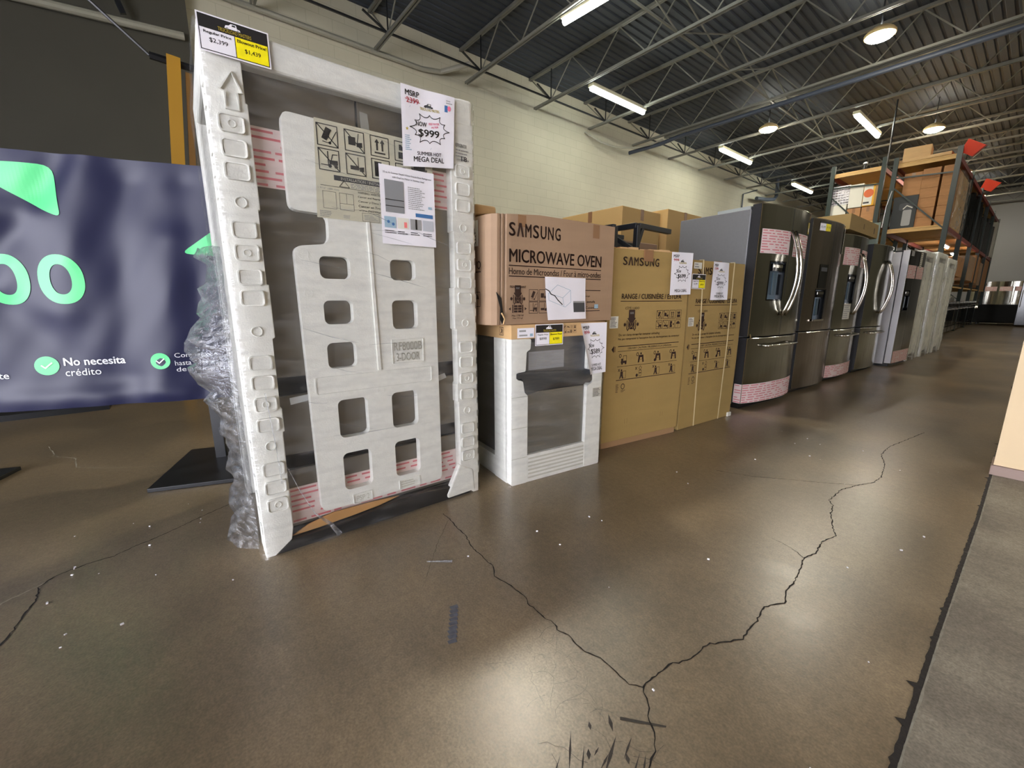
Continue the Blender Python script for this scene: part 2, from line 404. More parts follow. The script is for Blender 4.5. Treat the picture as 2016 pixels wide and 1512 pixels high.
def crack_strip(pts, wd, m, seed, z=0.001, jit=1.0):
    rr = random.Random(seed); P = []
    for (a, b) in zip(pts[:-1], pts[1:]):
        d = math.hypot(b[0]-a[0], b[1]-a[1]); k = max(1, int(d/0.012))
        for i in range(k): P.append((a[0]+(b[0]-a[0])*i/k, a[1]+(b[1]-a[1])*i/k))
    P.append(pts[-1]); Lq = []; Rq = []
    for i, p in enumerate(P):
        q = P[min(i+1, len(P)-1)]; o = P[max(i-1, 0)]; d = Vector((q[0]-o[0], q[1]-o[1])); d = d.normalized() if d.length > 0 else Vector((1, 0))
        nn = Vector((-d.y, d.x)); j = rr.uniform(-1, 1)*0.003*jit; h = wd*rr.uniform(0.35, 1.0)/2
        Lq.append((p[0]+nn.x*(j+h), p[1]+nn.y*(j+h), z)); Rq.append((p[0]+nn.x*(j-h), p[1]+nn.y*(j-h), z))
    k = len(P); return MB().add(Lq+Rq, [(i+1, i, k+i, k+i+1) for i in range(k-1)], m)
for i, (k, (p, wd)) in enumerate(CR.items()):
    struct(crack_strip(p, wd, M_crack, i).build('crack', FLOOR))
for i, (k, p) in enumerate(PALE.items()):
    struct(crack_strip(p, 0.007, M_crackpale, 50+i).build('crack', FLOOR))
# scuffs
M_scuff = mat('blue grey paint scuff', (92, 94, 104), 0.5, noise=(60, 0.25, ONE))
M_smear = mat('black tyre smear', (52, 46, 42), 0.6, noise=(60, 0.3, ONE))
sc = MB(); rr = random.Random(5)
for i in range(9):
    t = i/8; cx = -1.058+0.118*t; cy = 0.604-0.077*t
    sc.add([(cx-0.012+rr.uniform(-.003,.003), cy-0.013, 0.0008), (cx+0.004, cy-0.015, 0.0008), (cx+0.012, cy+0.009, 0.0008), (cx-0.004, cy+0.013, 0.0008)], [(0, 1, 2, 3)], M_scuff)
struct(sc.build('scuff', FLOOR))
sm = MB()
for i in range(16):
    cx = -0.42+rr.uniform(-0.1, 0.04); cy = 0.60+rr.uniform(-0.09, 0.10); a = rr.uniform(-0.4, 0.4)+2.2; l = rr.uniform(0.01, 0.05); h = rr.uniform(0.0015, 0.005)
    dx, dy = math.cos(a)*l, math.sin(a)*l; nx, ny = -math.sin(a)*h, math.cos(a)*h
    sm.add([(cx-dx, cy-dy, 0.0008), (cx+nx, cy+ny, 0.0008), (cx+dx, cy+dy, 0.0008), (cx-nx, cy-ny, 0.0008)], [(0, 3, 2, 1)], M_smear)
sm.add([(-0.48, 0.72, 0.0008), (-0.40, 0.79, 0.0008), (-0.402, 0.795, 0.0008), (-0.485, 0.727, 0.0008)], [(0, 1, 2, 3)], M_smear)
struct(sm.build('scuff', FLOOR))
ck = MB()
for i in range(26):       # craze lines near the camera
    cx = -0.62+rr.uniform(-0.22, 0.25); cy = 0.62+rr.uniform(-0.1, 0.16); a = rr.uniform(0, PI); p = [(cx, cy)]
    for j in range(rr.randint(3, 7)):
        a += rr.uniform(-0.9, 0.9); p.append((p[-1][0]+math.cos(a)*0.02, p[-1][1]+math.sin(a)*0.02))
    t = crack_strip(p, 0.0008, M_smear, i, 0.0007, 0.3); ck.add(t.v, t.f, M_smear)
struct(ck.build('craze_lines', FLOOR))

# walls
def block_mat(name, c, brick=True):
    m = bpy.data.materials.new(name); m.use_nodes = True; nt = m.node_tree; b = nt.nodes['Principled BSDF']
    b.inputs['Roughness'].default_value = 0.65
    tc = nt.nodes.new('ShaderNodeTexCoord'); sp = nt.nodes.new('ShaderNodeSeparateXYZ'); cb = nt.nodes.new('ShaderNodeCombineXYZ')
    nt.links.new(tc.outputs['Object'], sp.inputs[0]); nt.links.new(sp.outputs[1], cb.inputs[0]); nt.links.new(sp.outputs[2], cb.inputs[1])
    bt = nt.nodes.new('ShaderNodeTexBrick'); bt.inputs['Scale'].default_value = 1.0
    bt.inputs['Brick Width'].default_value = 0.42; bt.inputs['Row Height'].default_value = 0.195; bt.inputs['Mortar Size'].default_value = 0.006
    bt.inputs['Mortar Smooth'].default_value = 0.3
    k = lin(c); bt.inputs['Color1'].default_value = (*k, 1); bt.inputs['Color2'].default_value = (*[v*0.97 for v in k], 1); bt.inputs['Mortar'].default_value = (*[v*0.84 for v in k], 1)
    nt.links.new(cb.outputs[0], bt.inputs['Vector'])
    n = nt.nodes.new('ShaderNodeTexNoise'); n.inputs['Scale'].default_value = 0.8; n.inputs['Detail'].default_value = 6
    nt.links.new(tc.outputs['Object'], n.inputs['Vector'])
    mx = nt.nodes.new('ShaderNodeMix'); mx.data_type = 'RGBA'; mx.blend_type = 'OVERLAY'; mx.inputs[0].default_value = 0.18
    nt.links.new(bt.outputs[0], mx.inputs[6]); nt.links.new(n.outputs[0], mx.inputs[7]); nt.links.new(mx.outputs[2], b.inputs['Base Color'])
    bp = nt.nodes.new('ShaderNodeBump'); bp.inputs['Strength'].default_value = 0.12; bp.inputs['Distance'].default_value = 0.01; bp.invert = True
    nt.links.new(bt.outputs[1], bp.inputs['Height']); nt.links.new(bp.outputs[0], b.inputs['Normal'])
    MATS[name] = m; return m
M_block = block_mat('cream painted block wall', (186, 181, 160))
M_shadewall = mat('shade darkened olive wall', (64, 62, 52), 0.7, noise=(2, 0.05, ONE))  # unlit stretch of the wall: its shade is put into the base colour
M_grey = mat('grey painted wall', (150, 150, 150), 0.7)
struct(MB().box((X0-0.25, 0.67, 0), (X0, YE, ZC+0.3), M_block).build('wall_left'))
struct(MB().box((X0-0.25, FRONT_Y, 0), (X0+0.18, 0.67, ZC+0.3), M_shadewall).build('wall_left_near'))
struct(MB().box((X0-0.25, YE, 0), (X1, YE+0.25, ZC+0.3), M_grey).build('wall_end'))
struct(MB().box((X1, FRONT_Y, 0), (X1+0.25, YE, ZC+0.3), mat('dark grey painted wall', (96, 95, 86), 0.7)).build('wall_right'))
wb = MB()
wb.box((X0-0.25, FRONT_Y-0.25, 0), (WIN[0], FRONT_Y, ZC+0.3), M_shadewall); wb.box((WIN[1], FRONT_Y-0.25, 0), (X1+.25, FRONT_Y, ZC+0.3), M_shadewall)
wb.box((WIN[0], FRONT_Y-0.25, 0), (WIN[1], FRONT_Y, WIN[2]), M_shadewall); wb.box((WIN[0], FRONT_Y-0.25, WIN[3]), (WIN[1], FRONT_Y, ZC+0.3), M_shadewall)
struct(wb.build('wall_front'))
fb = MB()
for i in range(7):
    x = WIN[0]+(WIN[1]-WIN[0])*i/6; fb.box((x-0.03, FRONT_Y-0.14, WIN[2]), (x+0.03, FRONT_Y-0.06, WIN[3]), M_metalblack)
fb.box((WIN[0], FRONT_Y-0.14, WIN[2]), (WIN[1], FRONT_Y-0.06, WIN[2]+0.06), M_metalblack); fb.box((WIN[0], FRONT_Y-0.14, 2.2), (WIN[1], FRONT_Y-0.06, 2.26), M_metalblack)
struct(fb.build('window_1'))
cw = MB().box((-0.027, 3.592, 0.06), (X1, 3.80, ZC), M_wallc); struct(cw.build('wall_partition'))
struct(MB().box((-0.036, 3.582, 0), (X1, 3.80, 0.058), M_base).build('baseboard_partition', bevel=0.003))

# ceiling deck with ribs
M_deck = mat('blue grey metal roof deck', (54, 60, 68), 0.75, metal=0.0, noise=(3, 0.06, ONE))
pf = []; x = X0-0.2
while x < X1+0.2:
    pf += [(x, ZC), (x+0.095, ZC), (x+0.110, ZC+0.022), (x+0.138, ZC+0.022)]; x += 0.152
n = len(pf); dk = MB()
dk.add([(a, FRONT_Y-0.2, b) for a, b in pf] + [(a, YE+0.2, b) for a, b in pf], [(i, i+1, n+i+1, n+i) for i in range(n-1)], M_deck)
dk.box((X0-0.2, FRONT_Y-0.2, ZC+0.05), (X1+0.2, YE+0.2, ZC+0.2), M_deck)
CEIL = struct(dk.build('ceiling'))
ZB = 5.35; ZT = ZC-0.05
JY = [5.3+1.895*k for k in range(-6, 14)]
def joist(y):
    b = MB()
    for s in (-1, 1):
        b.box((X0+0.0, y+s*0.022-0.018, ZT-0.006), (X1, y+s*0.022+0.018, ZT+0.045), M_joist)
    b.box((X0+0.18, y-0.036, ZB-0.022), (X1, y-0.010, ZB+0.022), M_joist)
    b.box((X0+0.18, y+0.010, ZB-0.022), (X1, y+0.036, ZB+0.022), M_joist)
    x = -7.58; b.bar((x, y, ZB), (X0+0.05, y, ZT), 0.018, 0.018, M_joist)
    while x < X1-0.7:
        b.bar((x, y, ZB), (x+0.61, y, ZT), 0.018, 0.018, M_joist)
        b.bar((x+0.61, y, ZT), (x+1.22, y, ZB), 0.018, 0.018, M_joist); x += 1.22
    return b
j0 = struct(joist(0).build('joist', CEIL)); j0.location = (0, JY[0], 0)
for y in JY[1:]:
    c = j0.copy(); COL.objects.link(c); c.parent = CEIL; c.location = (0, y, 0)
for x in (-7.58, -4.53, -0.87, 2.79, 6.45):
    b = MB(); b.bar((x, FRONT_Y+0.1, ZB+0.03), (x, YE-0.1, ZB+0.03), 0.03, 0.03, M_joist if x > -7 else M_metalblack)
    for a, c in zip(JY[:-1], JY[1:]):
        if x > -7:
            b.bar((x, a, ZB+0.03), (x, c, ZT), 0.02, 0.02, M_joist); b.bar((x, a, ZT), (x, c, ZB+0.03), 0.02, 0.02, M_joist)
        else:
            b.bar((x, c-0.42, ZB+0.22), (x, c, ZB+0.02), 0.035, 0.02, M_metalblack); b.bar((x, c, ZB), (x, c, ZT), 0.02, 0.02, M_metalblack)
    struct(b.build('bridging', CEIL))
# sprinkler main and conduits under the deck
M_pipe = mat('painted pipe', (150, 148, 134), 0.5)
M_pipeb = mat('dark blue grey pipe', (60, 68, 82), 0.5)
tag(MB().tube([(-8.2, 10.95, 5.16), (-7.3, 11.12, 5.20), (-6.8, 11.14, 5.25), (7.3, 11.14, 5.25)], 0.05, M_pipeb, 10).build('sprinkler_pipe'),
    'dark grey pipe running under a roof joist across the ceiling', 'pipe')
tag(MB().tube([(-8.28, 9.12, 5.33), (-8.2, 9.25, 5.25), (-8.05, 9.55, 5.10), (-7.9, 9.9, 5.03), (-7.75, 10.5, 5.08), (-7.5, 11.0, 5.22), (-7.2, 11.1, 5.29)], 0.022, M_pipe, 8).build('flexible_conduit'),
    'short curved hose drooping from the roof edge near the light block wall', 'conduit')
tag(MB().tube([(X0+0.05, 1.03, 5.36), (X0+0.05, 4.35, 5.38), (X0+0.1, 4.75, 5.42), (X0+0.5, 5.2, 5.55)], 0.045, M_pipe, 10).build('wall_pipe'),
    'cream pipe running level along the top of the block wall', 'pipe')
tag(MB().tube([(X0+0.24, -5.5, 4.12), (X0+0.24, 0.60, 4.58)], 0.05, M_pipe, 10).build('wall_pipe'),
    'grey pipe along the dark wall at upper left', 'pipe')
tag(MB().tube([(X0+0.04, 19.9, 5.5), (X0+0.04, 19.6, 5.42), (X0+0.04, 18.65, 5.16), (X0+0.04, 18.65, 3.0)], 0.025, M_pipeb, 8).build('conduit_drop'),
    'thin vertical conduit on the wall behind the first fridge', 'conduit')
b = MB(); b.tube([(-7.9, 21.0, 6.03), (-7.9, 21.0, 5.35), (-7.9, 20.8, 5.2), (-7.95, 20.3, 5.12), (-8.0, 19.3, 5.05)], 0.07, M_pipeb, 10)
tag(b.build('drain_pipe'), 'dark bent drain pipe hanging from the far roof edge', 'pipe')
b = MB(); b.bar((X0+0.35, -0.62, 4.62), (X0+0.35, -0.75, 5.6), 0.09, 0.05, M_metalblack); b.bar((X0+0.35, -0.02, 4.58), (X0+0.35, -0.32, 5.6), 0.06, 0.05, M_metalblack)
struct(b.build('wall_brace', bpy.data.objects['wall_left_near']))

# ------------------------------------------------------------------ lamps
def strip_light(x0, y0, x1, y1, z, label):
    t = thing('fluorescent_light', label, 'ceiling light', ((x0+x1)/2, (y0+y1)/2, z), math.atan2(y1-y0, x1-x0), 'fluorescent strip lights')
    L = math.hypot(x1-x0, y1-y0)/2
    MB().box((-L, -0.07, 0.03), (L, 0.07, 0.10), mat('white lamp housing', (225, 222, 190), 0.4)).build('housing', t, bevel=0.006)
    MB().tube([(-L+0.02, 0, 0), (L-0.02, 0, 0)], 0.045, M_tube, 12).build('tube', t)
for x, y0, y1, lb in ((-6.53, 7.32, 9.2, 'lit fluorescent strip light nearest the block wall, above the wrapped fridge'),
                      (-6.56, 13.06, 15.1, 'lit fluorescent strip light above the first steel fridge'),
                      (-6.62, 19.0, 21.1, 'lit fluorescent strip light over the left end of the far rack, smallest of them'),
                      (-3.45, 13.24, 15.38, 'lit fluorescent strip light just left of the rack top, between two round lamps')):
    strip_light(x, y0, x, y1, 5.27, lb)
strip_light(-5.42, 5.38, -3.55, 5.55, 5.27, 'lit fluorescent strip light at the top edge, pointing away from the wall')
def highbay(x, y, label):
    t = thing('high_bay_lamp', label, 'ceiling light', (x, y, 5.3), 0, 'round high bay lamps')
    n = 20; b = MB(); vs = []
    prof = [(0.05, 0.14), (0.10, 0.12), (0.18, 0.07), (0.215, 0.03), (0.215, -0.01), (0.192, -0.01), (0.192, 0.015)]
    for r, z in prof:
        for k in range(n): a = 2*PI*k/n; vs.append((r*math.cos(a), r*math.sin(a), z))
    fs = [(i*n+k, i*n+(k+1) % n, (i+1)*n+(k+1) % n, (i+1)*n+k) for i in range(len(prof)-1) for k in range(n)]
    b.add(vs, fs, mat('warm white lamp housing', (224, 196, 140), 0.4)); b.build('reflector', t, smooth=True)
    b = MB(); vs = []
    for r, z in ((0.192, 0.015), (0.17, -0.04), (0.10, -0.065), (0.001, -0.075)):
        for k in range(n): a = 2*PI*k/n; vs.append((r*math.cos(a), r*math.sin(a), z))
    b.add(vs, [(i*n+k, i*n+(k+1) % n, (i+1)*n+(k+1) % n, (i+1)*n+k) for i in range(3) for k in range(n)], M_high); b.build('lens', t, smooth=True)
    MB().cyl((0, 0, 0.14), (0, 0, 0.745), 0.012, M_metalblack, 8).build('hook', t)
for x, y, lb in ((-4.0, 3.45, 'lit round high bay lamp above the wrapped fridge, above the picture'), (-2.38, 9.77, 'lit round high bay lamp, largest and highest in view'),
                 (-5.12, 12.6, 'lit round high bay lamp above the dented steel fridges, leftmost of the round lamps'),
                 (-2.44, 15.95, 'lit round high bay lamp directly above the cartons on the rack'),
                                  (-2.4, 22.1, 'lit round high bay lamp over the far end of the rack'), (-2.4, 27.5, 'lit round high bay lamp near the end wall'),
                 (4.2, 9.8, 'added round lamp out of view at right, brightening the fridge fronts, nearest of that row'), (4.2, 15.9, 'added round lamp out of view at right, brightening the fridge fronts, second of that row'), (4.2, 22.1, 'added round lamp out of view at right, brightening the fridge fronts, farthest of that row')):  # right-hand row is added out of view to brighten the steel fridge fronts
    highbay(x, y, lb)

# ------------------------------------------------------------------ printed marks
def logo(P, u0, v0, u1, v1, w, dark=True):
    h = v1-v0; cx = (u0+u1)/2
    P.text('TRUCKLOAD MASTERS', u0, v0, u1, v0+h*0.38, M_gold, w, 0.04)
    m = M_white if dark else M_dgrey
    P.poly([(cx-0.30*(u1-u0), v0+h*0.45), (cx-0.26*(u1-u0), v0+h*0.72), (cx-0.16*(u1-u0), v0+h*0.80), (cx-0.10*(u1-u0), v0+h), (cx+0.06*(u1-u0), v0+h), (cx+0.08*(u1-u0), v0+h*0.66), (cx+0.16*(u1-u0), v0+h*0.62), (cx+0.18*(u1-u0), v0+h*0.45)], m, w)
    P.poly([(cx-0.08*(u1-u0), v0+h*0.76), (cx-0.06*(u1-u0), v0+h*0.92), (cx+0.03*(u1-u0), v0+h*0.92), (cx+0.04*(u1-u0), v0+h*0.76)], M_black if dark else M_offw, w+0.0004)
    for q in (-0.22, 0.10): P.disc(cx+q*(u1-u0), v0+h*0.47, h*0.10, M_grey if dark else M_black, w+0.0005, 10)
def price_tag(parent, u0, v0, u1, v1, reg, now, w=0.004, fn=F, label=None, logo_on=True):
    P = Print(fn); W = u1-u0; Hh = v1-v0
    P.rect(u0-0.004, v0-0.004, u1+0.004, v1+0.004, M_white, w, 4, 2); P.rect(u0, v0, u1, v1, M_black, w+0.0006)
    um = u0+W*0.5; vt = v0+Hh*0.62; e = W*0.012
    P.rect(u0+e, v0+e, um-e/2, vt, M_white, w+0.0012); P.rect(um+e/2, v0+e, u1-e, vt, M_yel, w+0.0012)
    if logo_on: logo(P, u0+W*0.27, v0+Hh*0.66, u0+W*0.75, v0+Hh*0.95, w+0.0012)
    P.text('Regular Price', u0+W*0.06, v0+Hh*0.46, u0+W*0.45, v0+Hh*0.56, M_black, w+0.0018, 0.03)
    P.text('Blowout Price!', um+W*0.03, v0+Hh*0.47, u1-W*0.03, v0+Hh*0.57, M_black, w+0.0018, 0.03)
    P.text(reg, u0+W*0.13, v0+Hh*0.24, u0+W*0.39, v0+Hh*0.38, M_black, w+0.0018, 0.01)
    P.text(now, um+W*0.13, v0+Hh*0.20, um+W*0.37, v0+Hh*0.34, M_black, w+0.0018, 0.01)
    o = P.build('price_tag', parent); o['label'] = label or 'black, white and yellow price tag'; return o
def wrinkle(seed, amp):
    r = random.Random(seed); k = [(r.uniform(8, 45), r.uniform(-12, 12), r.uniform(0, 6), r.uniform(0.3, 1)) for _ in range(5)]
    return lambda u, v: amp*sum(a*math.sin(fu*u+fv*v+p) for fu, fv, p, a in k)/2.2
def burst(P, cu, cv, ru, rv, t, m, w, seed=1, a0=0.0, n=12):
    r = random.Random(seed); pts = []
    tips = []
    for k in range(n):
        a = a0+2*PI*k/n; q = 1.0 if k % 2 == 0 else 0.88
        tips.append((cu+ru*q*math.cos(a+r.uniform(-.05, .05)), cv+rv*q*math.sin(a)))
    for k in range(n):
        p, q = tips[k], tips[(k+1) % n]; mx, my = (p[0]+q[0])/2, (p[1]+q[1])/2
        cx, cy = cu+(mx-cu)*0.60, cv+(my-cv)*0.60
        for j in range(6):
            s = j/6; pts.append(((1-s)**2*p[0]+2*s*(1-s)*cx+s*s*q[0], (1-s)**2*p[1]+2*s*(1-s)*cy+s*s*q[1]))
    pts.append(tips[0]); P.line(pts, t, m, w)
def msrp_sign(parent, c, old, now, seed, amp=0.004, w0=0.010, full=True, label=None, fn=F, clip=False, rich=False, curl=None):
    """c: corners TL, TR, BR, BL in u,v"""
    wr = wrinkle(seed, amp); TL, TR, BR, BL = c
    def mp(s, t):
        a = (TL[0]*(1-s)+TR[0]*s, TL[1]*(1-s)+TR[1]*s); b = (BL[0]*(1-s)+BR[0]*s, BL[1]*(1-s)+BR[1]*s)
        return (a[0]*t+b[0]*(1-t), a[1]*t+b[1]*(1-t))
    def g(s, t, w):
        u, v = mp(s, t); d = w0+wr(u, v)+w
        if curl: d += curl*max(0, 0.35-s)**2*8*(0.4+0.6*(1-t))
        return fn(u, v, d)
    P = Print(g); P.rect(0, 0, 1, 1, M_white, 0, 14, 18)
    W = math.hypot(TR[0]-TL[0], TR[1]-TL[1]); e = 0.0015
    x0 = 0.07
    P.text('MSRP', x0, 0.875, x0+0.26, 0.945, M_black, e, 0.035)
    P.text(old, x0+0.02, 0.79, x0+0.25, 0.855, M_red, e, 0.01); P.line([(x0, 0.832), (x0+0.27, 0.812)], 0.006, M_red, e+0.0005)
    logo(P, 0.34, 0.735, 0.70, 0.83, e, False)
    burst(P, 0.52, 0.50, 0.38, 0.21, 0.010, M_black, e, seed)
    P.text('NOW', 0.26, 0.525, 0.46, 0.585, M_black, e, 0.04)
    P.text(now, 0.30, 0.385, 0.70, 0.495, M_black, e, 0.03)
    if full: P.text('SUMMER HOT', 0.27, 0.15, 0.74, 0.20, M_black, e, 0.015)
    P.text('MEGA DEAL', 0.20, 0.065, 0.80, 0.135, M_black, e, 0.02)
    if rich:
        P.text('FREE WATER', 0.50, 0.555, 0.70, 0.585, M_pink, e, 0.03, 0.02); P.text('FILTER', 0.55, 0.515, 0.68, 0.54, M_pink, e, 0.03, 0.02)
        P.rect(0.80, 0.77, 0.86, 0.86, M_blue, e); P.disc(0.89, 0.825, 0.035, M_pink, e); P.lines_of_text(0.83, 0.88, 0.95, 0.94, 2, M_grey, e, 3)
        P.lines_of_text(0.05, 0.20, 0.17, 0.40, 8, M_lblue, e, 4)
        P.poly([(0.09+0.03*math.cos(PI/2+2*PI*k/10)*(1 if k % 2 == 0 else 0.4), 0.47+0.025*math.sin(PI/2+2*PI*k/10)*(1 if k % 2 == 0 else 0.4)) for k in range(10)], M_gold, e)
    for k in range(6):
        r = random.Random(seed*10+k); a, b = r.uniform(0.08, 0.9), r.choice((r.uniform(0.22, 0.28), r.uniform(0.72, 0.78), r.uniform(0.62, 0.7)))
        P.line([(a, b), (a+0.02, b+0.02)], 0.004, M_lblue, e)
    o = P.build('sale_sign', parent, smooth=False); o['label'] = label or 'white handwritten sale sign'; return o

def pictogram(P, u0, v0, s, kind, m, w):
    P.frame(u0, v0, u0+s, v0+s, s*0.045, m, w)
    q = lambda x, y: (u0+s*x, v0+s*y)
    if kind == 0:
        P.poly([q(.2, .35), q(.45, .25), q(.72, .8), q(.45, .9)], m, w); P.line([q(.25, .2), q(.6, .15), q(.95, .75)], s*.04, m, w); P.disc(*q(.6, .17), s*.07, m, w, 10)
    elif kind == 1:
        P.poly([q(.18, .3), q(.55, .3), q(.55, .7), q(.18, .7)], m, w); P.poly([q(.6, .25), q(.9, .25), q(.9, .5), q(.6, .45)], m, w); P.line([q(.65, .45), q(.72, .9)], s*.04, m, w)
    elif kind == 2:
        for x in (.35, .65):
            P.poly([q(x-.05, .3), q(x+.05, .3), q(x+.05, .7), q(x-.05, .7)], m, w); P.poly([q(x-.13, .68), q(x+.13, .68), q(x, .88)], m, w)
        P.rect(*q(.2, .14), *q(.8, .22), m, w)
    elif kind == 3:
        P.poly([q(.2, .12), q(.8, .12), q(.8, .46), q(.2, .46)], m, w); P.poly([q(.25, .55), q(.75, .55), q(.75, .85), q(.55, .85), q(.5, .68), q(.4, .85), q(.25, .85)], m, w)
    elif kind == 4:
        P.line([q(.45, .9), q(.45, .25)], s*.05, m, w); P.line([q(.1, .25), q(.45, .25)], s*.05, m, w); P.poly([q(.5, .3), q(.92, .3), q(.92, .52), q(.5, .5)], m, w); P.disc(*q(.52, .22), s*.09, m, w, 10); P.disc(*q(.82, .22), s*.09, m, w, 10); P.line([q(.6, .5), q(.68, .78), q(.92, .8)], s*.04, m, w)
    elif kind == 5:
        P.poly([q(.2, .25), q(.65, .25), q(.65, .45), q(.2, .45)], m, w); P.poly([q(.68, .2), q(.92, .2), q(.92, .45), q(.68, .4)], m, w); P.line([q(.62, .45), q(.62, .88)], s*.04, m, w)
    elif kind == 6:
        P.poly([q(.15, .12), q(.55, .12), q(.55, .4), q(.42, .5), q(.55, .62), q(.55, .88), q(.15, .88)], m, w); P.poly([q(.6, .5), q(.9, .38), q(.9, .62)], m, w)
    elif kind == 7:
        P.poly([q(.15, .5)]+[q(.5-.35*math.cos(PI*k/10), .5+.35*math.sin(PI*k/10)) for k in range(11)], m, w); P.line([q(.5, .5), q(.5, .18), q(.42, .14)], s*.04, m, w)
def icon_block(P, u0, v0, u1, v1, m, w, cols=4, strike=True):
    s = (u1-u0)/cols*0.88; gu = (u1-u0-s)/(cols-1); gv = (v1-v0-s)
    for r in range(2):
        for c in range(cols):
            k = c+4*r; a = u0+gu*c; b = v0+gv*(1-r); pictogram(P, a, b, s, k, m, w)
            if strike and k in (0, 1, 4, 5): P.line([(a, b+s), (a+s, b)], s*0.05, m, w+0.0003)
def clamp_mark(P, cu, cv, s, m, w, word, bgm):
    q = lambda x, y: (cu+s*x, cv+s*y)
    P.poly([q(-.30, .28), q(.30, .28), q(.30, .95), q(-.30, .95)], m, w); P.poly([q(-.30, .28), q(0, .02), q(.30, .28)], m, w)
    if word: P.text(word, *q(-.18, .66), *q(.18, .80), M_grey, w+0.0005, 0.03)
    P.line([q(-.36, .36), q(.36, -.50)], s*.085, m, w); P.line([q(.36, .36), q(-.36, -.50)], s*.085, m, w)
    P.poly([q(-.30, .18), q(-.08, -.08), q(-.30, -.32)], m, w); P.poly([q(.30, .18), q(.30, -.32), q(.08, -.08)], m, w); P.poly([q(-.2, -.42), q(0, -.20), q(.2, -.42)], m, w)
    for sg in (-1, 1):
        P.line([q(.43*sg, -.42), q(.43*sg, .20)], s*.07, m, w)
        P.poly([q(.50*sg, -.08), q(.64*sg, .10), q(.64*sg, .02), q(.74*sg, .02), q(.74*sg, -.18), q(.64*sg, -.18), q(.64*sg, -.26)] if sg < 0 else [q(.50, -.08), q(.64, -.26), q(.64, -.18), q(.74, -.18), q(.74, .02), q(.64, .02), q(.64, .10)], m, w)
SAM_X = [0, 0, 0]
def samsung(P, u0, v0, u1, v1, m, w):
    """wide condensed letters with a bar-less A"""
    adv = (u1-u0)/7; h = v1-v0
    for i, ch in enumerate('SAMSUNG'):
        a = u0+adv*i; b = a+adv*0.80
        if ch == 'A':
            t = adv*0.24
            P.poly([(a-adv*.05, v0), (a-adv*.05+t, v0), ((a+b)/2+t*.35, v1), ((a+b)/2-t*.65, v1)], m, w)
            P.poly([(b+adv*.05-t, v0), (b+adv*.05, v0), ((a+b)/2+t*.65, v1), ((a+b)/2-t*.35, v1)], m, w)
        else: P.text(ch, a, v0, b, v1, m, w, 0.045)
def red_tape_fn(P, u0, v0, u1, v1, w, seed, nu=8):
    P.rect(u0, v0, u1, v1, M_pinktape, w, nu, 1)
    r = random.Random(seed); nrow = max(2, int((v1-v0)/0.021)); cw = 0.16
    for i in range(nrow):
        u = u0+0.008
        v = v0+(i+0.25)*(v1-v0)/nrow
        while u < u1-0.02:
            l = r.uniform(0.03, 0.11)
            if r.random() < 0.85: P.rect(u, v, min(u+l, u1-0.004), v+(v1-v0)/nrow*0.36, M_pinkink, w+0.0008, 2, 1)
            u += l+r.uniform(0.012, 0.03)

# ------------------------------------------------------------------ film wrapping
def film(name, parent, W, D, Ht, m, seed, amp=0.008, off=0.006, nu=34, nz=60, loose=None, sides=(1, 1, 1)):
    """wrinkled sheet around left side, front and right side of a pack"""
    r = random.Random(seed); path = []
    rc = 0.03
    segs = []
    for i in range(10): segs.append(((-off), D*(1-i/10)+0.02, (-1, 0)))
    for i in range(4): a = i/3*PI/2; segs.append((rc-off-rc*math.cos(a), rc-off-rc*math.sin(a), (-math.cos(a), -math.sin(a))))
    for i in range(1, nu): segs.append((rc+(W-2*rc)*i/nu, -off, (0, -1)))
    for i in range(4): a = i/3*PI/2; segs.append((W-rc+off+rc*math.sin(a), rc-off-rc*math.cos(a), (math.sin(a), -math.cos(a))))
    for i in range(1, 10): segs.append((W+off, rc+D*i/10, (1, 0)))
    ks = [(r.uniform(3, 20), r.uniform(10, 60), r.uniform(0, 6)) for _ in range(7)]
    vs = []; n = len(segs)
    for j in range(nz+1):
        z = Ht*j/nz; s = 0
        for i, (x, y, nn) in enumerate(segs):
            if i: s += math.hypot(x-segs[i-1][0], y-segs[i-1][1])
            d = amp*abs(sum(math.sin(a*s+b*z+c) for a, b, c in ks))/3.2 + 0.001
            if loose: d += loose(s, z, r)
            vs.append((x+nn[0]*d, y+nn[1]*d, z + 0.0))
    b = MB(); b.add(vs, [(j*n+i, j*n+i+1, (j+1)*n+i+1, (j+1)*n+i) for j in range(nz) for i in range(n-1)], m)
    return b.build(name, parent, smooth=True)

# ------------------------------------------------------------------ the big film wrapped fridge
T = thing('wrapped_refrigerator', 'large grey refrigerator in white foam and clear film, nearest and tallest appliance', 'refrigerator',
          (-1.745, 0.165, 0), math.atan2(0.986, 0.024), None)
W, D = 0.986, 0.80
b = MB(); b.box((0.05, 0.075, 0.07), (W-0.05, D-0.04, 1.80), M_body); b.build('cabinet', T, bevel=0.01)
for (u0, u1, z0, z1, nm) in ((0.05, 0.482, 0.70, 1.79, 'door'), (0.487, W-0.05, 0.70, 1.79, 'door'), (0.05, W-0.05, 0.385, 0.628, 'drawer'), (0.05, W-0.05, 0.075, 0.322, 'drawer')):
    MB().box((u0, 0.048, z0), (u1, 0.078, z1), M_body).build(nm, T, bevel=0.004)
MB().box((0.055, 0.068, 0.32), (W-0.055, 0.076, 0.70), M_dark).build('handle_recess', T)
b = MB(); b.box((0.06, 0.04, 0.0), (W-0.06, D-0.03, 0.075), M_dark); b.build('base', T, bevel=0.004)
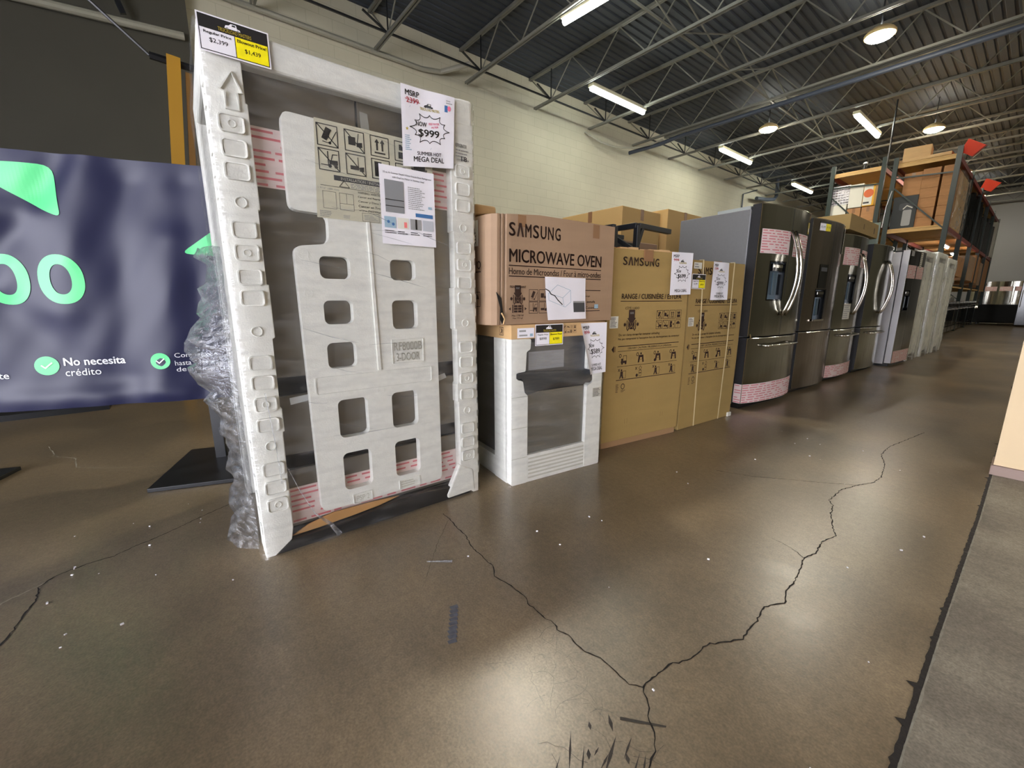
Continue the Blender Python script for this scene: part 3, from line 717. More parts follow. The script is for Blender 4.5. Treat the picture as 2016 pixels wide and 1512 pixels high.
# foam front panel with windows
outer = rpoly([(0.209, 1.64), (0.778, 1.625), (0.778, 0.122), (0.218, 0.124), (0.209, 1.19), (0.334, 1.206), (0.337, 1.312), (0.207, 1.317)], 0.03)
holes = [rrect(0.292, 1.076, 0.406, 1.16, 0.022), rrect(0.57, 1.077, 0.684, 1.162, 0.022), rrect(0.294, 0.90, 0.405, 0.993, 0.022), rrect(0.569, 0.87, 0.685, 0.993, 0.022),
         rrect(0.293, 0.724, 0.406, 0.827, 0.022), rrect(0.315, 0.427, 0.437, 0.590, 0.022), rrect(0.544, 0.427, 0.666, 0.590, 0.022), rrect(0.318, 0.192, 0.437, 0.358, 0.022), rrect(0.546, 0.193, 0.666, 0.361, 0.022)]
b = MB(); b.prism(outer, F, -0.045, -0.006, M_foam, holes); fp = b.build('foam_panel', T, bevel=0.005)
def ring(b, pts, t, w0, w1, m):
    c = Vector((sum(p[0] for p in pts)/len(pts), sum(p[1] for p in pts)/len(pts)))
    ins = []
    for p in pts:
        d = Vector(p)-c; k = max(0.05, 1-t/max(d.length, 1e-4)); ins.append(tuple(c+d*k))
    b.prism(pts, F, w0, w1, m, [ins])
def one(name, par, f, bevel=0.001):
    b = MB(); f(b); return b.build(name, par, bevel=bevel)
one('foam_rib', fp, lambda b: b.prism([(0.482, 1.30), (0.494, 1.30), (0.505, 0.700), (0.490, 0.700)], F, -0.007, 0.001, M_foam))
for q in (rrect(0.235, 0.625, 0.744, 0.694, 0.008), rrect(0.556, 0.719, 0.707, 0.826, 0.003), rrect(0.555, 0.128, 0.66, 0.172, 0.003), rrect(0.345, 0.12, 0.43, 0.165, 0.003)):
    one('moulded_frame', fp, lambda b: ring(b, q, 0.005, -0.007, -0.002, M_foam))
for u, v, r_ in ((0.24, 1.163, 0.02), (0.245, 1.02, 0.016), (0.43, 0.945, 0.014), (0.50, 0.61, 0.016), (0.71, 0.30, 0.008)):
    one('moulded_circle', fp, lambda b: ring(b, [(u+r_*math.cos(2*PI*k/16), v+r_*math.sin(2*PI*k/16)) for k in range(16)], 0.003, -0.007, -0.0045, M_foam), 0)
P = Print(); P.text('RF8000B', 0.566, 0.776, 0.698, 0.814, M_foam2, -0.0025, 0.01); P.text('3-DOOR', 0.575, 0.730, 0.685, 0.766, M_foam2, -0.0025, 0.01)
P.build('moulded_lettering', fp); P = Print(); P.text('PSP 2', 0.36, 0.13, 0.415, 0.155, M_foam2, -0.0025, 0.0); P.build('moulded_lettering', fp); P = Print(); P.lines_of_text(0.565, 0.134, 0.65, 0.168, 3, M_foam2, -0.0025, 8)
P.build('moulded_lettering', fp)
# corner posts
def post(x0, x1, side):
    b = MB()
    notch = [(0.0, 1.76), (0.107, 1.76), (0.107, 1.63), (0.113, 1.63), (0.115, 1.30), (0.108, 1.30), (0.108, 1.05), (0.115, 1.05), (0.116, 0.86), (0.107, 0.855), (0.106, 0.60), (0.112, 0.59), (0.112, 0.50), (0.106, 0.50), (0.104, 0.10), (0.095, 0.05), (0.03, 0.0), (0.0, 0.0)]
    if side > 0: notch = [(W-p[0], p[1]) for p in notch]
    b.prism(notch, F, -0.05, 0.0, M_foam)
    pp = [(0.0, 0.0), (0.0, 1.76), (-0.12, 1.76), (-0.12, 0.0)]
    xx = 0.0 if side < 0 else W
    sgn = 1 if side < 0 else -1
    b.box((min(xx, xx+sgn*0.048), 0.049, 0), (max(xx, xx+sgn*0.048), 0.14, 1.76), M_foam)
    o = b.build('foam_post', T, bevel=0.012, seg=3)
    pads = [(1.558, 1), (1.484, 0), (1.414, 0), (1.319, 2), (1.23, 0), (1.155, 1), (1.073, 0), (1.002, 0), (0.885, 2), (0.771, 0), (0.697, 0), (0.616, 1), (0.536, 0), (0.452, 2), (0.36, 0), (0.286, 0), (0.214, 1)]
    for v, k in pads:
        b = MB(); cu = 0.060 if side < 0 else W-0.060
        if k < 2:
            rp = rrect(cu-0.038, v-0.027, cu+0.036, v+0.027, 0.012); b.prism(rp, F, 0, 0.008, M_foam)
            ring(b, rp, 0.006, 0.008, 0.012, M_foam)
        if k:
            r_ = 0.019 if k == 2 else 0.013
            ring(b, [(cu+r_*math.cos(2*PI*q/16), v+r_*math.sin(2*PI*q/16)) for q in range(16)], 0.004, 0.0, 0.011 if k == 1 else 0.005, M_foam)
        b.build('foam_pad', o, bevel=0.002)
    if side < 0:
        one('moulded_arrow', o, lambda b: ring(b, [(0.075, 1.715), (0.035, 1.655), (0.048, 1.652), (0.048, 1.60), (0.088, 1.60), (0.088, 1.652), (0.102, 1.655)], 0.006, 0, 0.010, M_foam), 0.002)
    b = MB()
    for k in range(24):     # scalloped outer edge
        z = 0.10+k*0.068; b.box((xx-0.006 if side < 0 else xx-0.012, 0.003, z), (xx+0.012 if side < 0 else xx+0.006, 0.047, z+0.038), M_foam)
    b.build('scalloped_edge', o, bevel=0.003)
    return o
post(0, 0.1, -1); post(0, 0.1, 1)
for xx in (0, W-0.048):
    MB().box((xx, D-0.12, 0), (xx+0.048, D, 1.76), M_foam).build('foam_post', T, bevel=0.012, seg=3)
# top cap, sagging slightly between the corners
b = MB(); N = 16; vs = []
for i in range(N+1):
    u = W*i/N; zt = 1.852-0.014*math.sin(PI*i/N); 
    if i >= N-1: zt += 0.006
    zb = 1.748
    vs += [(u, -0.004, zb), (u, D, zb), (u, D, zt), (u, -0.004, zt)]
fs = [(4*i+a, 4*i+(a+1) % 4, 4*i+4+(a+1) % 4, 4*i+4+a) for i in range(N) for a in range(4)] + [(3, 2, 1, 0), tuple(4*N+a for a in range(4))]
b.add(vs, fs, M_foam); b.fix = True; b.build('foam_cap', T, bevel=0.014, seg=3)
b = MB(); b.prism([(0.497, 1.715), (0.527, 1.712), (0.535, 1.63), (0.500, 1.63)], F, -0.047, -0.0445, mat('masking strip', (150, 150, 144), 0.5)); b.build('masking_strip', T)
MB().box((0.4815, 0.0475, 0.70), (0.4875, 0.049, 1.79), M_dark).build('door_gap', T)
# broken foam chunk at the lower right corner
b = MB(); b.prism([(0.875, 0.175), (0.955, 0.13), (0.965, 0.015), (0.80, 0.012), (0.80, 0.03)], F, -0.03, 0.004, M_foam); b.build('foam_chunk', T, bevel=0.008)
# printed red tapes under the film, cardboard lip, silver tape
P = Print(); red_tape_fn(P, 0.105, 1.387, 0.50, 1.583, -0.046, 1); red_tape_fn(P, 0.50, 1.396, 0.88, 1.555, -0.046, 2); P.build('printed_tape', T)
P = Print(); red_tape_fn(P, 0.105, 0.09, 0.88, 0.245, -0.046, 3); P.build('printed_tape', T)
P = Print(); P.poly([(0.147, 0.618), (0.24, 0.627), (0.24, 0.603), (0.149, 0.59)], mat('silver tape', (190, 192, 192), 0.3), -0.044); P.build('silver_tape', T); P = Print(); P.poly([(0.77, 0.632), (0.83, 0.645), (0.84, 0.622), (0.77, 0.60)], MATS['silver tape'], -0.044); P.build('silver_tape', T)
b = MB(); b.prism([(0.10, 0.050), (0.16, 0.078), (0.26, 0.100), (0.42, 0.098), (0.56, 0.088), (0.46, 0.070), (0.34, 0.060), (0.20, 0.052)], F, -0.03, -0.024, mat('orange brown card lip', (196, 148, 92), 0.7)); b.build('cardboard_lip', T)
b = MB(); b.prism([(0.03, 0.0), (0.93, 0.0), (0.955, 0.03), (0.86, 0.062), (0.70, 0.080), (0.56, 0.078), (0.42, 0.062), (0.28, 0.048), (0.16, 0.046), (0.09, 0.044)], F, -0.028, -0.002, M_dark); b.build('skirt', T, bevel=0.004)
# instruction sheet
P = Print(); P.poly([(0.316, 1.640), (0.782, 1.640), (0.782, 1.299), (0.299, 1.299)], mat('yellowed label paper', (212, 208, 186), 0.6), -0.003)
e = -0.0018
s = 0.072
for i in range(4):
    for j in range(2):
        u = 0.322+0.098*i; v = 1.552-0.083*j; k = i+4*j
        pictogram(P, u, v, s, k, M_black, e)
        if k in (0, 1, 4, 5): P.line([(u, v+s), (u+s, v)], s*0.05, M_black, e+0.0004)
clamp_mark(P, 0.72, 1.50, 0.09, M_black, e, '', M_offw)
P.rect(0.37, 1.438, 0.60, 1.456, M_dgrey, e); P.text('INSTALLATION / INSTALLATION', 0.395, 1.442, 0.595, 1.452, M_offw, e+0.0006, 0.02)
P.line([(0.32, 1.415), (0.54, 1.415)], 0.0015, M_black, e); P.line([(0.388, 1.418), (0.425, 1.418), (0.406, 1.440), (0.388, 1.418)], 0.002, M_black, e)
P.lines_of_text(0.43, 1.418, 0.60, 1.436, 3, M_grey, e, 11)
P.text('1 9/16" (488 mm)', 0.31, 1.400, 0.385, 1.408, M_grey, e)
P.frame(0.325, 1.335, 0.372, 1.395, 0.0012, M_dgrey, e); P.frame(0.385, 1.335, 0.437, 1.395, 0.0012, M_dgrey, e); P.line([(0.385, 1.358), (0.437, 1.358)], 0.0012, M_dgrey, e); P.line([(0.411, 1.358), (0.411, 1.395)], 0.0012, M_dgrey, e)
P.lines_of_text(0.31, 1.303, 0.36, 1.327, 4, M_grey, e, 12); P.lines_of_text(0.395, 1.305, 0.43, 1.318, 3, M_grey, e, 13)
for i, tx in enumerate(('WARNING / AVERTISSEMENT', 'Cancer and Reproductive', 'Cancer y Dano Repro', 'Cancer et Troubles', 'www.P65Warnings')):
    P.text(tx, 0.455, 1.402-0.0165*i, 0.575, 1.411-0.0165*i, M_dgrey, e, 0.01)
P.frame(0.468, 1.302, 0.535, 1.333, 0.0012, M_dgrey, e); P.lines_of_text(0.475, 1.306, 0.53, 1.328, 4, M_grey, e, 14)
P.build('instruction_sheet', T)
P = Print(); P.text('REFRIGERATOR', 0.893, 1.655, 0.95, 1.67, M_dgrey, 0.008, 0.03); P.lines_of_text(0.893, 1.60, 0.96, 1.65, 4, M_grey, 0.008, 15); P.text('18', 0.92, 1.60, 0.95, 1.62, M_dgrey, 0.0085, 0.03); P.build('side_print', T)
# film
def loose(s, z, r):
    d = 0
    if 0.55 < s < 0.88: d += 0.055*max(0, 1-abs(z-0.78)/0.32)*(1-abs(s-0.74)/0.16 if abs(s-0.74) < 0.16 else 0)*(0.7+0.3*math.sin(60*z))
    return d
film('film_wrap', T, W, D, 1.845, M_film, 4, 0.006, 0.010, loose=None)
# loose crumpled film hanging off the left rear edge
b = MB(); rr = random.Random(11); nz, nu2 = 40, 9; vs = []
for j in range(nz+1):
    z = 0.03+1.15*j/nz
    bulge = 0.035+0.085*math.exp(-((z-0.78)/0.17)**2)+0.02*math.sin(23*z)**2+0.015*rr.random()
    if z < 0.25: bulge += 0.05*(0.25-z)/0.25
    for i in range(nu2+1):
        t = i/nu2; y = 0.02+0.42*t
        vs.append((-0.012-bulge*math.sin(PI*min(1, t*1.15+0.02))*(0.8+0.4*rr.random()), y, z+0.01*rr.uniform(-1, 1)))
b.add(vs, [(j*(nu2+1)+i, j*(nu2+1)+i+1, (j+1)*(nu2+1)+i+1, (j+1)*(nu2+1)+i) for j in range(nz) for i in range(nu2)], M_film2); b.build('loose_film', T, smooth=True)
b = MB(); b.tube([(0.105, -0.016, 0.36), (0.14, -0.018, 0.25), (0.185, -0.02, 0.14), (0.24, -0.022, 0.075), (0.27, -0.024, 0.02)], [0.0015, 0.002, 0.003, 0.008, 0.012], M_film2, 6)
b.tube([(0.06, -0.016, 0.66), (0.075, -0.017, 0.45), (0.08, -0.017, 0.30)], 0.0014, M_film2, 6); b.build('film_strand', T)
rr = random.Random(33)
for i in range(18):
    u = rr.uniform(0.10, 0.75); v = rr.uniform(0.12, 1.68); l = rr.uniform(0.08, 0.28); sl = rr.uniform(-0.35, 0.05)
    k = 0.001 if i % 3 else 0.002
    MB().tube([(u, -0.0185, v), (u+l*0.5, -0.020, v+sl*l*0.5+rr.uniform(-.006, .006)), (u+l, -0.0185, v+sl*l)], [0.0003, k*0.7, 0.0003], M_film2, 5).build('film_crease', T)
price_tag(T, 0.003, 1.751, 0.188, 1.848, '$2,399', '$1,439', 0.016, label='price tag reading regular $2,399 and blowout $1,439')
msrp_sign(T, ((0.641, 1.828), (0.884, 1.838), (0.872, 1.558), (0.637, 1.527)), '2399', '$999', 3, 0.0035, 0.024, True, 'white sale sign reading MSRP 2399 now $999 mega deal', rich=True)
# brochure page
wr = wrinkle(5, 0.0015); fb = lambda u, v, w: F(u, v, w+0.017+wr(u, v))
P = Print(fb); P.poly([(0.539, 1.520), (0.777, 1.527), (0.777, 1.220), (0.533, 1.221)], M_white, 0)
P.b = MB(); P.rect(0.537, 1.221, 0.777, 1.522, M_white, 0, 8, 8)
e = 0.002
P.text('22 cu. ft. Counter Depth 3 Door French Door Refrigerator', 0.552, 1.490, 0.765, 1.498, M_dgrey, e, 0.02); P.text('with Dual Ice Maker in Stainless Steel', 0.59, 1.477, 0.73, 1.484, M_dgrey, e, 0.01)
P.rect(0.556, 1.345, 0.636, 1.468, mat('fridge photo print', (132, 134, 138), 0.4), e); P.rect(0.556, 1.392, 0.636, 1.395, M_black, e+0.0005); P.rect(0.556, 1.368, 0.636, 1.371, M_black, e+0.0005); P.rect(0.5955, 1.396, 0.5965, 1.468, M_black, e+0.0005)
P.lines_of_text(0.655, 1.365, 0.735, 1.455, 12, M_grey, e, 21); P.rect(0.685, 1.338, 0.765, 1.353, M_blue, e); P.rect(0.745, 1.375, 0.762, 1.385, M_lblue, e)
for i, m_ in enumerate((M_lblue, M_offw, M_grey, mat('pale grey print', (184, 188, 196), 0.5))): P.rect(0.548+0.056*i, 1.285, 0.597+0.056*i, 1.328, m_, e)
P.disc(0.565, 1.308, 0.006, M_blue, e+0.0005); P.disc(0.585, 1.300, 0.006, M_blue, e+0.0005); P.rect(0.632, 1.29, 0.645, 1.312, mat('salmon print', (226, 120, 120), 0.5), e+0.0005); P.rect(0.682, 1.287, 0.690, 1.328, M_black, e+0.0005)
for i in range(4): P.lines_of_text(0.548+0.056*i, 1.262, 0.597+0.056*i, 1.277, 2, M_dgrey, e, 30+i)
P.build('brochure_page', T)['label'] = 'printed product page with small fridge picture'

# ------------------------------------------------------------------ foam packed range under the microwave carton
ang = math.atan2(0.625, 0.075)
T = thing('packed_range', 'half-height steel range in white foam corners, standing under the microwave carton', 'range', (-1.655, 1.316, 0), ang)
W = 0.634; D = 0.62
MB().box((0.05, 0.03, 0.05), (W-0.05, D-0.05, 0.80), M_dark).build('cabinet', T, bevel=0.004)
P = MB().box((0.10, 0.012, 0.155), (0.515, 0.035, 0.505), mat('satin grey oven door', (128, 126, 120), 0.38, metal=0.6)); P.build('oven_door', T, bevel=0.006)
MB().box((0.085, 0.014, 0.575), (0.545, 0.036, 0.80), mat('smoky grey control panel', (96, 98, 102), 0.3, metal=0.5)).build('control_panel', T, bevel=0.006)
b = MB(); b.prism(rpoly([(0.03, 0.62), (0.10, 0.622), (0.55, 0.595), (0.556, 0.535), (0.54, 0.520), (0.30, 0.545), (0.10, 0.498), (0.082, 0.512), (0.080, 0.560), (0.062, 0.590), (0.03, 0.590)], 0.006), F, -0.01, 0.012, mat('charcoal foam sleeve', (44, 48, 52), 0.6)); b.build('handle_sleeve', T, bevel=0.003)
P = Print(); P.rect(0.12, 0.626, 0.36, 0.724, mat('label in plastic sleeve', (150, 152, 158), 0.3), -0.012); P.lines_of_text(0.13, 0.64, 0.35, 0.715, 8, M_grey, -0.011, 40); P.build('label_sheet', T)
def lpost(x0, x1, y1, notch):
    b = MB(); b.prism(notch, F, -0.045, 0.012, M_foam); return b
nL = rpoly([(0.0, 0.0), (0.0, 0.80), (0.122, 0.795), (0.118, 0.74), (0.094, 0.73), (0.088, 0.625), (0.035, 0.622), (0.035, 0.585), (0.072, 0.575), (0.083, 0.51), (0.103, 0.495), (0.102, 0.155), (0.102, 0.0)], 0.01)
b = MB(); b.prism(nL, F, -0.05, 0.010, M_foam); b.box((0.0, 0.04, 0.0), (0.045, 0.17, 0.80), M_foam); b.box((0.004, 0.17, 0.0), (0.04, D, 0.12), M_foam)
for k in range(3): b.box((0.0, -0.012, 0.15+0.17*k), (0.10, -0.009, 0.153+0.17*k), M_foam2)
b.build('foam_post', T, bevel=0.012, seg=3)
nR = rpoly([(W, 0.0), (W, 0.80), (0.52, 0.80), (0.515, 0.60), (0.556, 0.60), (0.56, 0.52), (0.52, 0.50), (0.515, 0.155), (0.515, 0.0)], 0.01)
b = MB(); b.prism(nR, F, -0.05, 0.010, M_foam); b.box((W-0.045, 0.04, 0.0), (W, 0.17, 0.80), M_foam); b.build('foam_post', T, bevel=0.012, seg=3)
b = MB(); b.box((0.0, D-0.12, 0.0), (0.05, D, 0.80), M_foam); b.build('foam_post', T, bevel=0.01)
b = MB(); b.box((0.10, -0.008, 0.0), (0.517, 0.04, 0.158), M_foam)
for k in range(6): b.box((0.11, -0.0095, 0.02+0.022*k), (0.51, -0.007, 0.030+0.022*k), M_foam2)
b.build('foam_base', T, bevel=0.006)
b = MB(); b.box((-0.004, -0.014, 0.797), (W+0.004, D+0.02, 0.870), M_card3); tr = b.build('cardboard_tray', T, bevel=0.003)
P = Print(); P.rect(0.031, 0.803, 0.135, 0.853, M_white, 0.017); P.rect(0.042, 0.834, 0.083, 0.843, M_grey, 0.018); P.rect(0.042, 0.812, 0.092, 0.820, M_grey, 0.018); P.rect(0.108, 0.810, 0.126, 0.824, M_lblue, 0.018); P.build('barcode_label', T)
P = Print(); icon_block(P, 0.33, 0.815, 0.42, 0.86, M_brown, 0.0155, 4, False); P.build('printed_icons', T)
P = Print(lambda u, v, w: (-0.0045-w, u, v)); P.frame(0.06, 0.815, 0.10, 0.855, 0.003, M_brown); P.text('K', 0.068, 0.822, 0.092, 0.85, M_brown, 0.0012, 0.05); P.build('printed_mark', T)
price_tag(T, 0.142, 0.762, 0.318, 0.865, '$898', '$789', 0.022, label='price tag on the foam packed range')
msrp_sign(T, ((0.434, 0.867), (0.642, 0.867), (0.650, 0.575), (0.506, 0.572)), '899', '$589', 7, 0.003, 0.024, True, 'white sale sign reading now $589, left edge curled', curl=0.03)
P = Print(); P.rect(0.562, 0.428, 0.628, 0.485, M_offw, 0.013); P.lines_of_text(0.565, 0.432, 0.625, 0.482, 6, M_dgrey, 0.014, 44); P.build('serial_label', T)
film('film_wrap', T, W, 0.3, 0.80, M_film, 14, 0.003, 0.018, nu=16, nz=20)

# ------------------------------------------------------------------ microwave carton on top
T = thing('microwave_carton', 'worn brown microwave oven carton resting on the foam packed range', 'carton', (-1.660, 1.200, 0.872), math.atan2(0.893, 0.025))
W = 0.893; D = 0.50; Hh = 0.535
N = 24; vs = []; prof = []
for i in range(N+1):            # creased front left corner: profile of the front wall in plan
    u = W*i/N; prof.append((u, 0.0))
front = [(0.0, 0.05), (0.012, 0.018), (0.035, 0.0), (0.052, 0.001), (0.058, 0.014), (0.066, 0.002), (0.078, 0.004), (0.084, 0.013), (0.092, 0.002), (0.12, 0.0), (0.3, -0.002), (0.5, -0.004), (0.7, -0.002), (W-0.006, 0.0), (W, 0.006)]
ring_ = front + [(W, D), (0.0, D)]
n = len(ring_)
zt = lambda u: 0.518+0.022*min(1, u/0.3)
vs = [(u, y, 0.0) for u, y in ring_]
for k in range(1, 7):
    t = k/6
    for i, (u, y) in enumerate(ring_):
        cr = 0.5+0.5*t
        yy = y if not (2 < i < 9) else y*cr
        vs.append((u+0.006*t*(1 if u < 0.1 else 0), yy, zt(u)*t))
fs = [(k*n+i, k*n+(i+1) % n, (k+1)*n+(i+1) % n, (k+1)*n+i) for k in range(6) for i in range(n)] + [tuple(range(n-1, -1, -1)), tuple(6*n+i for i in range(n))]
b = MB().add(vs, fs, M_card); b.build('carton_body', T)
zo = -0.872; g = lambda u, v, w: F(u, v+zo, w+0.003)
P = Print(g)
samsung(P, 0.107, 1.298, 0.458, 1.362, M_brown, 0.001)
P.text('MICROWAVE OVEN', 0.108, 1.176, 0.776, 1.240, M_brown, 0.001, 0.03)
P.rect(0.106, 1.158, 0.776, 1.163, M_brown); P.rect(0.106, 1.107, 0.776, 1.112, M_brown)
P.text('Horno de Microondas / Four à micro-ondes', 0.106, 1.118, 0.774, 1.150, M_brown, 0.001, 0.012)
P.text('FRENTE / AVANT', 0.112, 1.052, 0.214, 1.064, M_brown, 0.001, 0.02)
clamp_mark(P, 0.162, 1.005, 0.064, M_brown, 0.001, 'FRONT', M_card)
for i in range(2):
    for j in range(3): P.rect(0.138+0.026*i, 0.932+0.013*j, 0.160+0.026*i, 0.942+0.013*j, M_brown)
for sg in (-1, 1): P.rect(0.162+sg*0.032-0.003, 0.930, 0.162+sg*0.032+0.003, 0.970, M_brown); P.poly([(0.162+sg*0.058, 0.95), (0.162+sg*0.045, 0.958), (0.162+sg*0.045, 0.942)], M_brown)
P.text('Max 1700 lbf', 0.124, 0.912, 0.200, 0.921, M_brown, 0.001, 0.02); P.text('Max 770 kgf', 0.130, 0.898, 0.195, 0.907, M_brown, 0.001, 0.02)
for i in range(2):
    for j in range(2): pictogram(P, 0.236+0.068*i, 0.988-0.062*j, 0.058, (0, 1, 4, 5)[i+2*j], M_brown, 0.001)
for v in (1.045, 0.929): P.rect(0.60, v, 0.778, v+0.004, M_brown)
P.text('Over the Range', 0.56, 1.008, 0.69, 1.020, M_brown, 0.001, 0.01); P.text("de la estufa", 0.60, 0.976, 0.735, 0.990, M_brown, 0.001, 0.01); P.text('de la Cuisiniere', 0.60, 0.942, 0.762, 0.956, M_brown, 0.001, 0.01)
P.build('printed_lettering', T)
P = Print(g); P.rect(0.162, 1.345, 0.213, 1.40, M_tape, 0.0005); P.build('packing_tape', T)
P = Print(g); P.rect(0.452, 1.28, 0.501, 1.407, M_tape, 0.0005); P.build('packing_tape', T)
P = Print(g); P.rect(0.698, 1.335, 0.75, 1.408, M_tape, 0.0005); P.build('packing_tape', T)
P = Print(g); P.rect(0.728, 0.945, 0.760, 0.968, M_lblue, 0.003); P.build('sticker', T)
wr = wrinkle(8, 0.004)
def gp(s, t, w):
    u = 0.338+0.305*s+0.014*(1-t)*(1-s); v = 0.888+0.225*t; return g(u, v, 0.006+wr(u, v)+w+0.012*(1-t)**2)
P = Print(gp); P.rect(0, 0, 1, 1, M_white, 0, 10, 8); e = 0.0015
for l in ([(0.06, 0.62), (0.28, 0.82), (0.60, 0.70), (0.60, 0.42), (0.45, 0.30), (0.06, 0.46), (0.06, 0.62)], [(0.06, 0.62), (0.40, 0.52), (0.60, 0.70)], [(0.40, 0.52), (0.42, 0.32)]): P.line(l, 0.008, M_lblue, e)
P.rect(0.66, 0.17, 0.97, 0.42, M_dgrey, e); P.rect(0.66, 0.40, 0.97, 0.44, M_grey, e+0.0004)
P.line([(0.0, 0.72), (0.07, 0.68), (0.12, 0.60), (0.20, 0.57), (0.27, 0.47), (0.38, 0.36)], 0.022, M_black, e+0.0004)
P.build('data_sheet', T)['label'] = 'torn white paper sheet with an outline drawing of a microwave'
b = MB(); b.prism([(0.06, 0.13), (0.075, 0.03), (0.065, 0.004), (0.052, 0.03), (0.056, 0.08), (0.03, 0.16)], F, 0.001, 0.004, M_black)
b.tube([(0.055, -0.012, 0.06), (0.068, -0.02, 0.03), (0.06, -0.018, 0.004)], 0.004, M_card3, 6); b.build('torn_crease', T)
P = Print(lambda u, v, w: (-0.002-w, u, v)); P.rect(0.10, 0.38, 0.40, 0.50, M_offw, 0.001); P.lines_of_text(0.12, 0.39, 0.3, 0.45, 4, M_dgrey, 0.002, 3); P.text('OVEN', 0.08, 0.27, 0.20, 0.31, M_brown, 0.001, 0.03); P.rect(0.08, 0.255, 0.4, 0.26, M_brown)
pictogram(P, 0.09, 0.09, 0.07, 7, M_brown, 0.001); pictogram(P, 0.18, 0.09, 0.07, 2, M_brown, 0.001); P.build('side_print', T)
b = MB(); b.add([(0.0, 0.05, 0.52), (0.06, 0.01, 0.525), (0.05, 0.26, 0.545), (-0.012, 0.25, 0.53)], [(0, 1, 2, 3)], M_card); b.add([(-0.01, 0.06, 0.527), (0.05, 0.02, 0.534), (0.04, 0.26, 0.556), (-0.02, 0.25, 0.54)], [(0, 1, 2, 3)], M_card3)
b.build('torn_flap', T)
b = MB(); b.box((0.05, 0.20, 0.545), (0.18, 0.32, 0.60), M_card3); b.build('foam_lump', T, bevel=0.015, seg=3)['label'] = 'bulging cardboard piece on top'

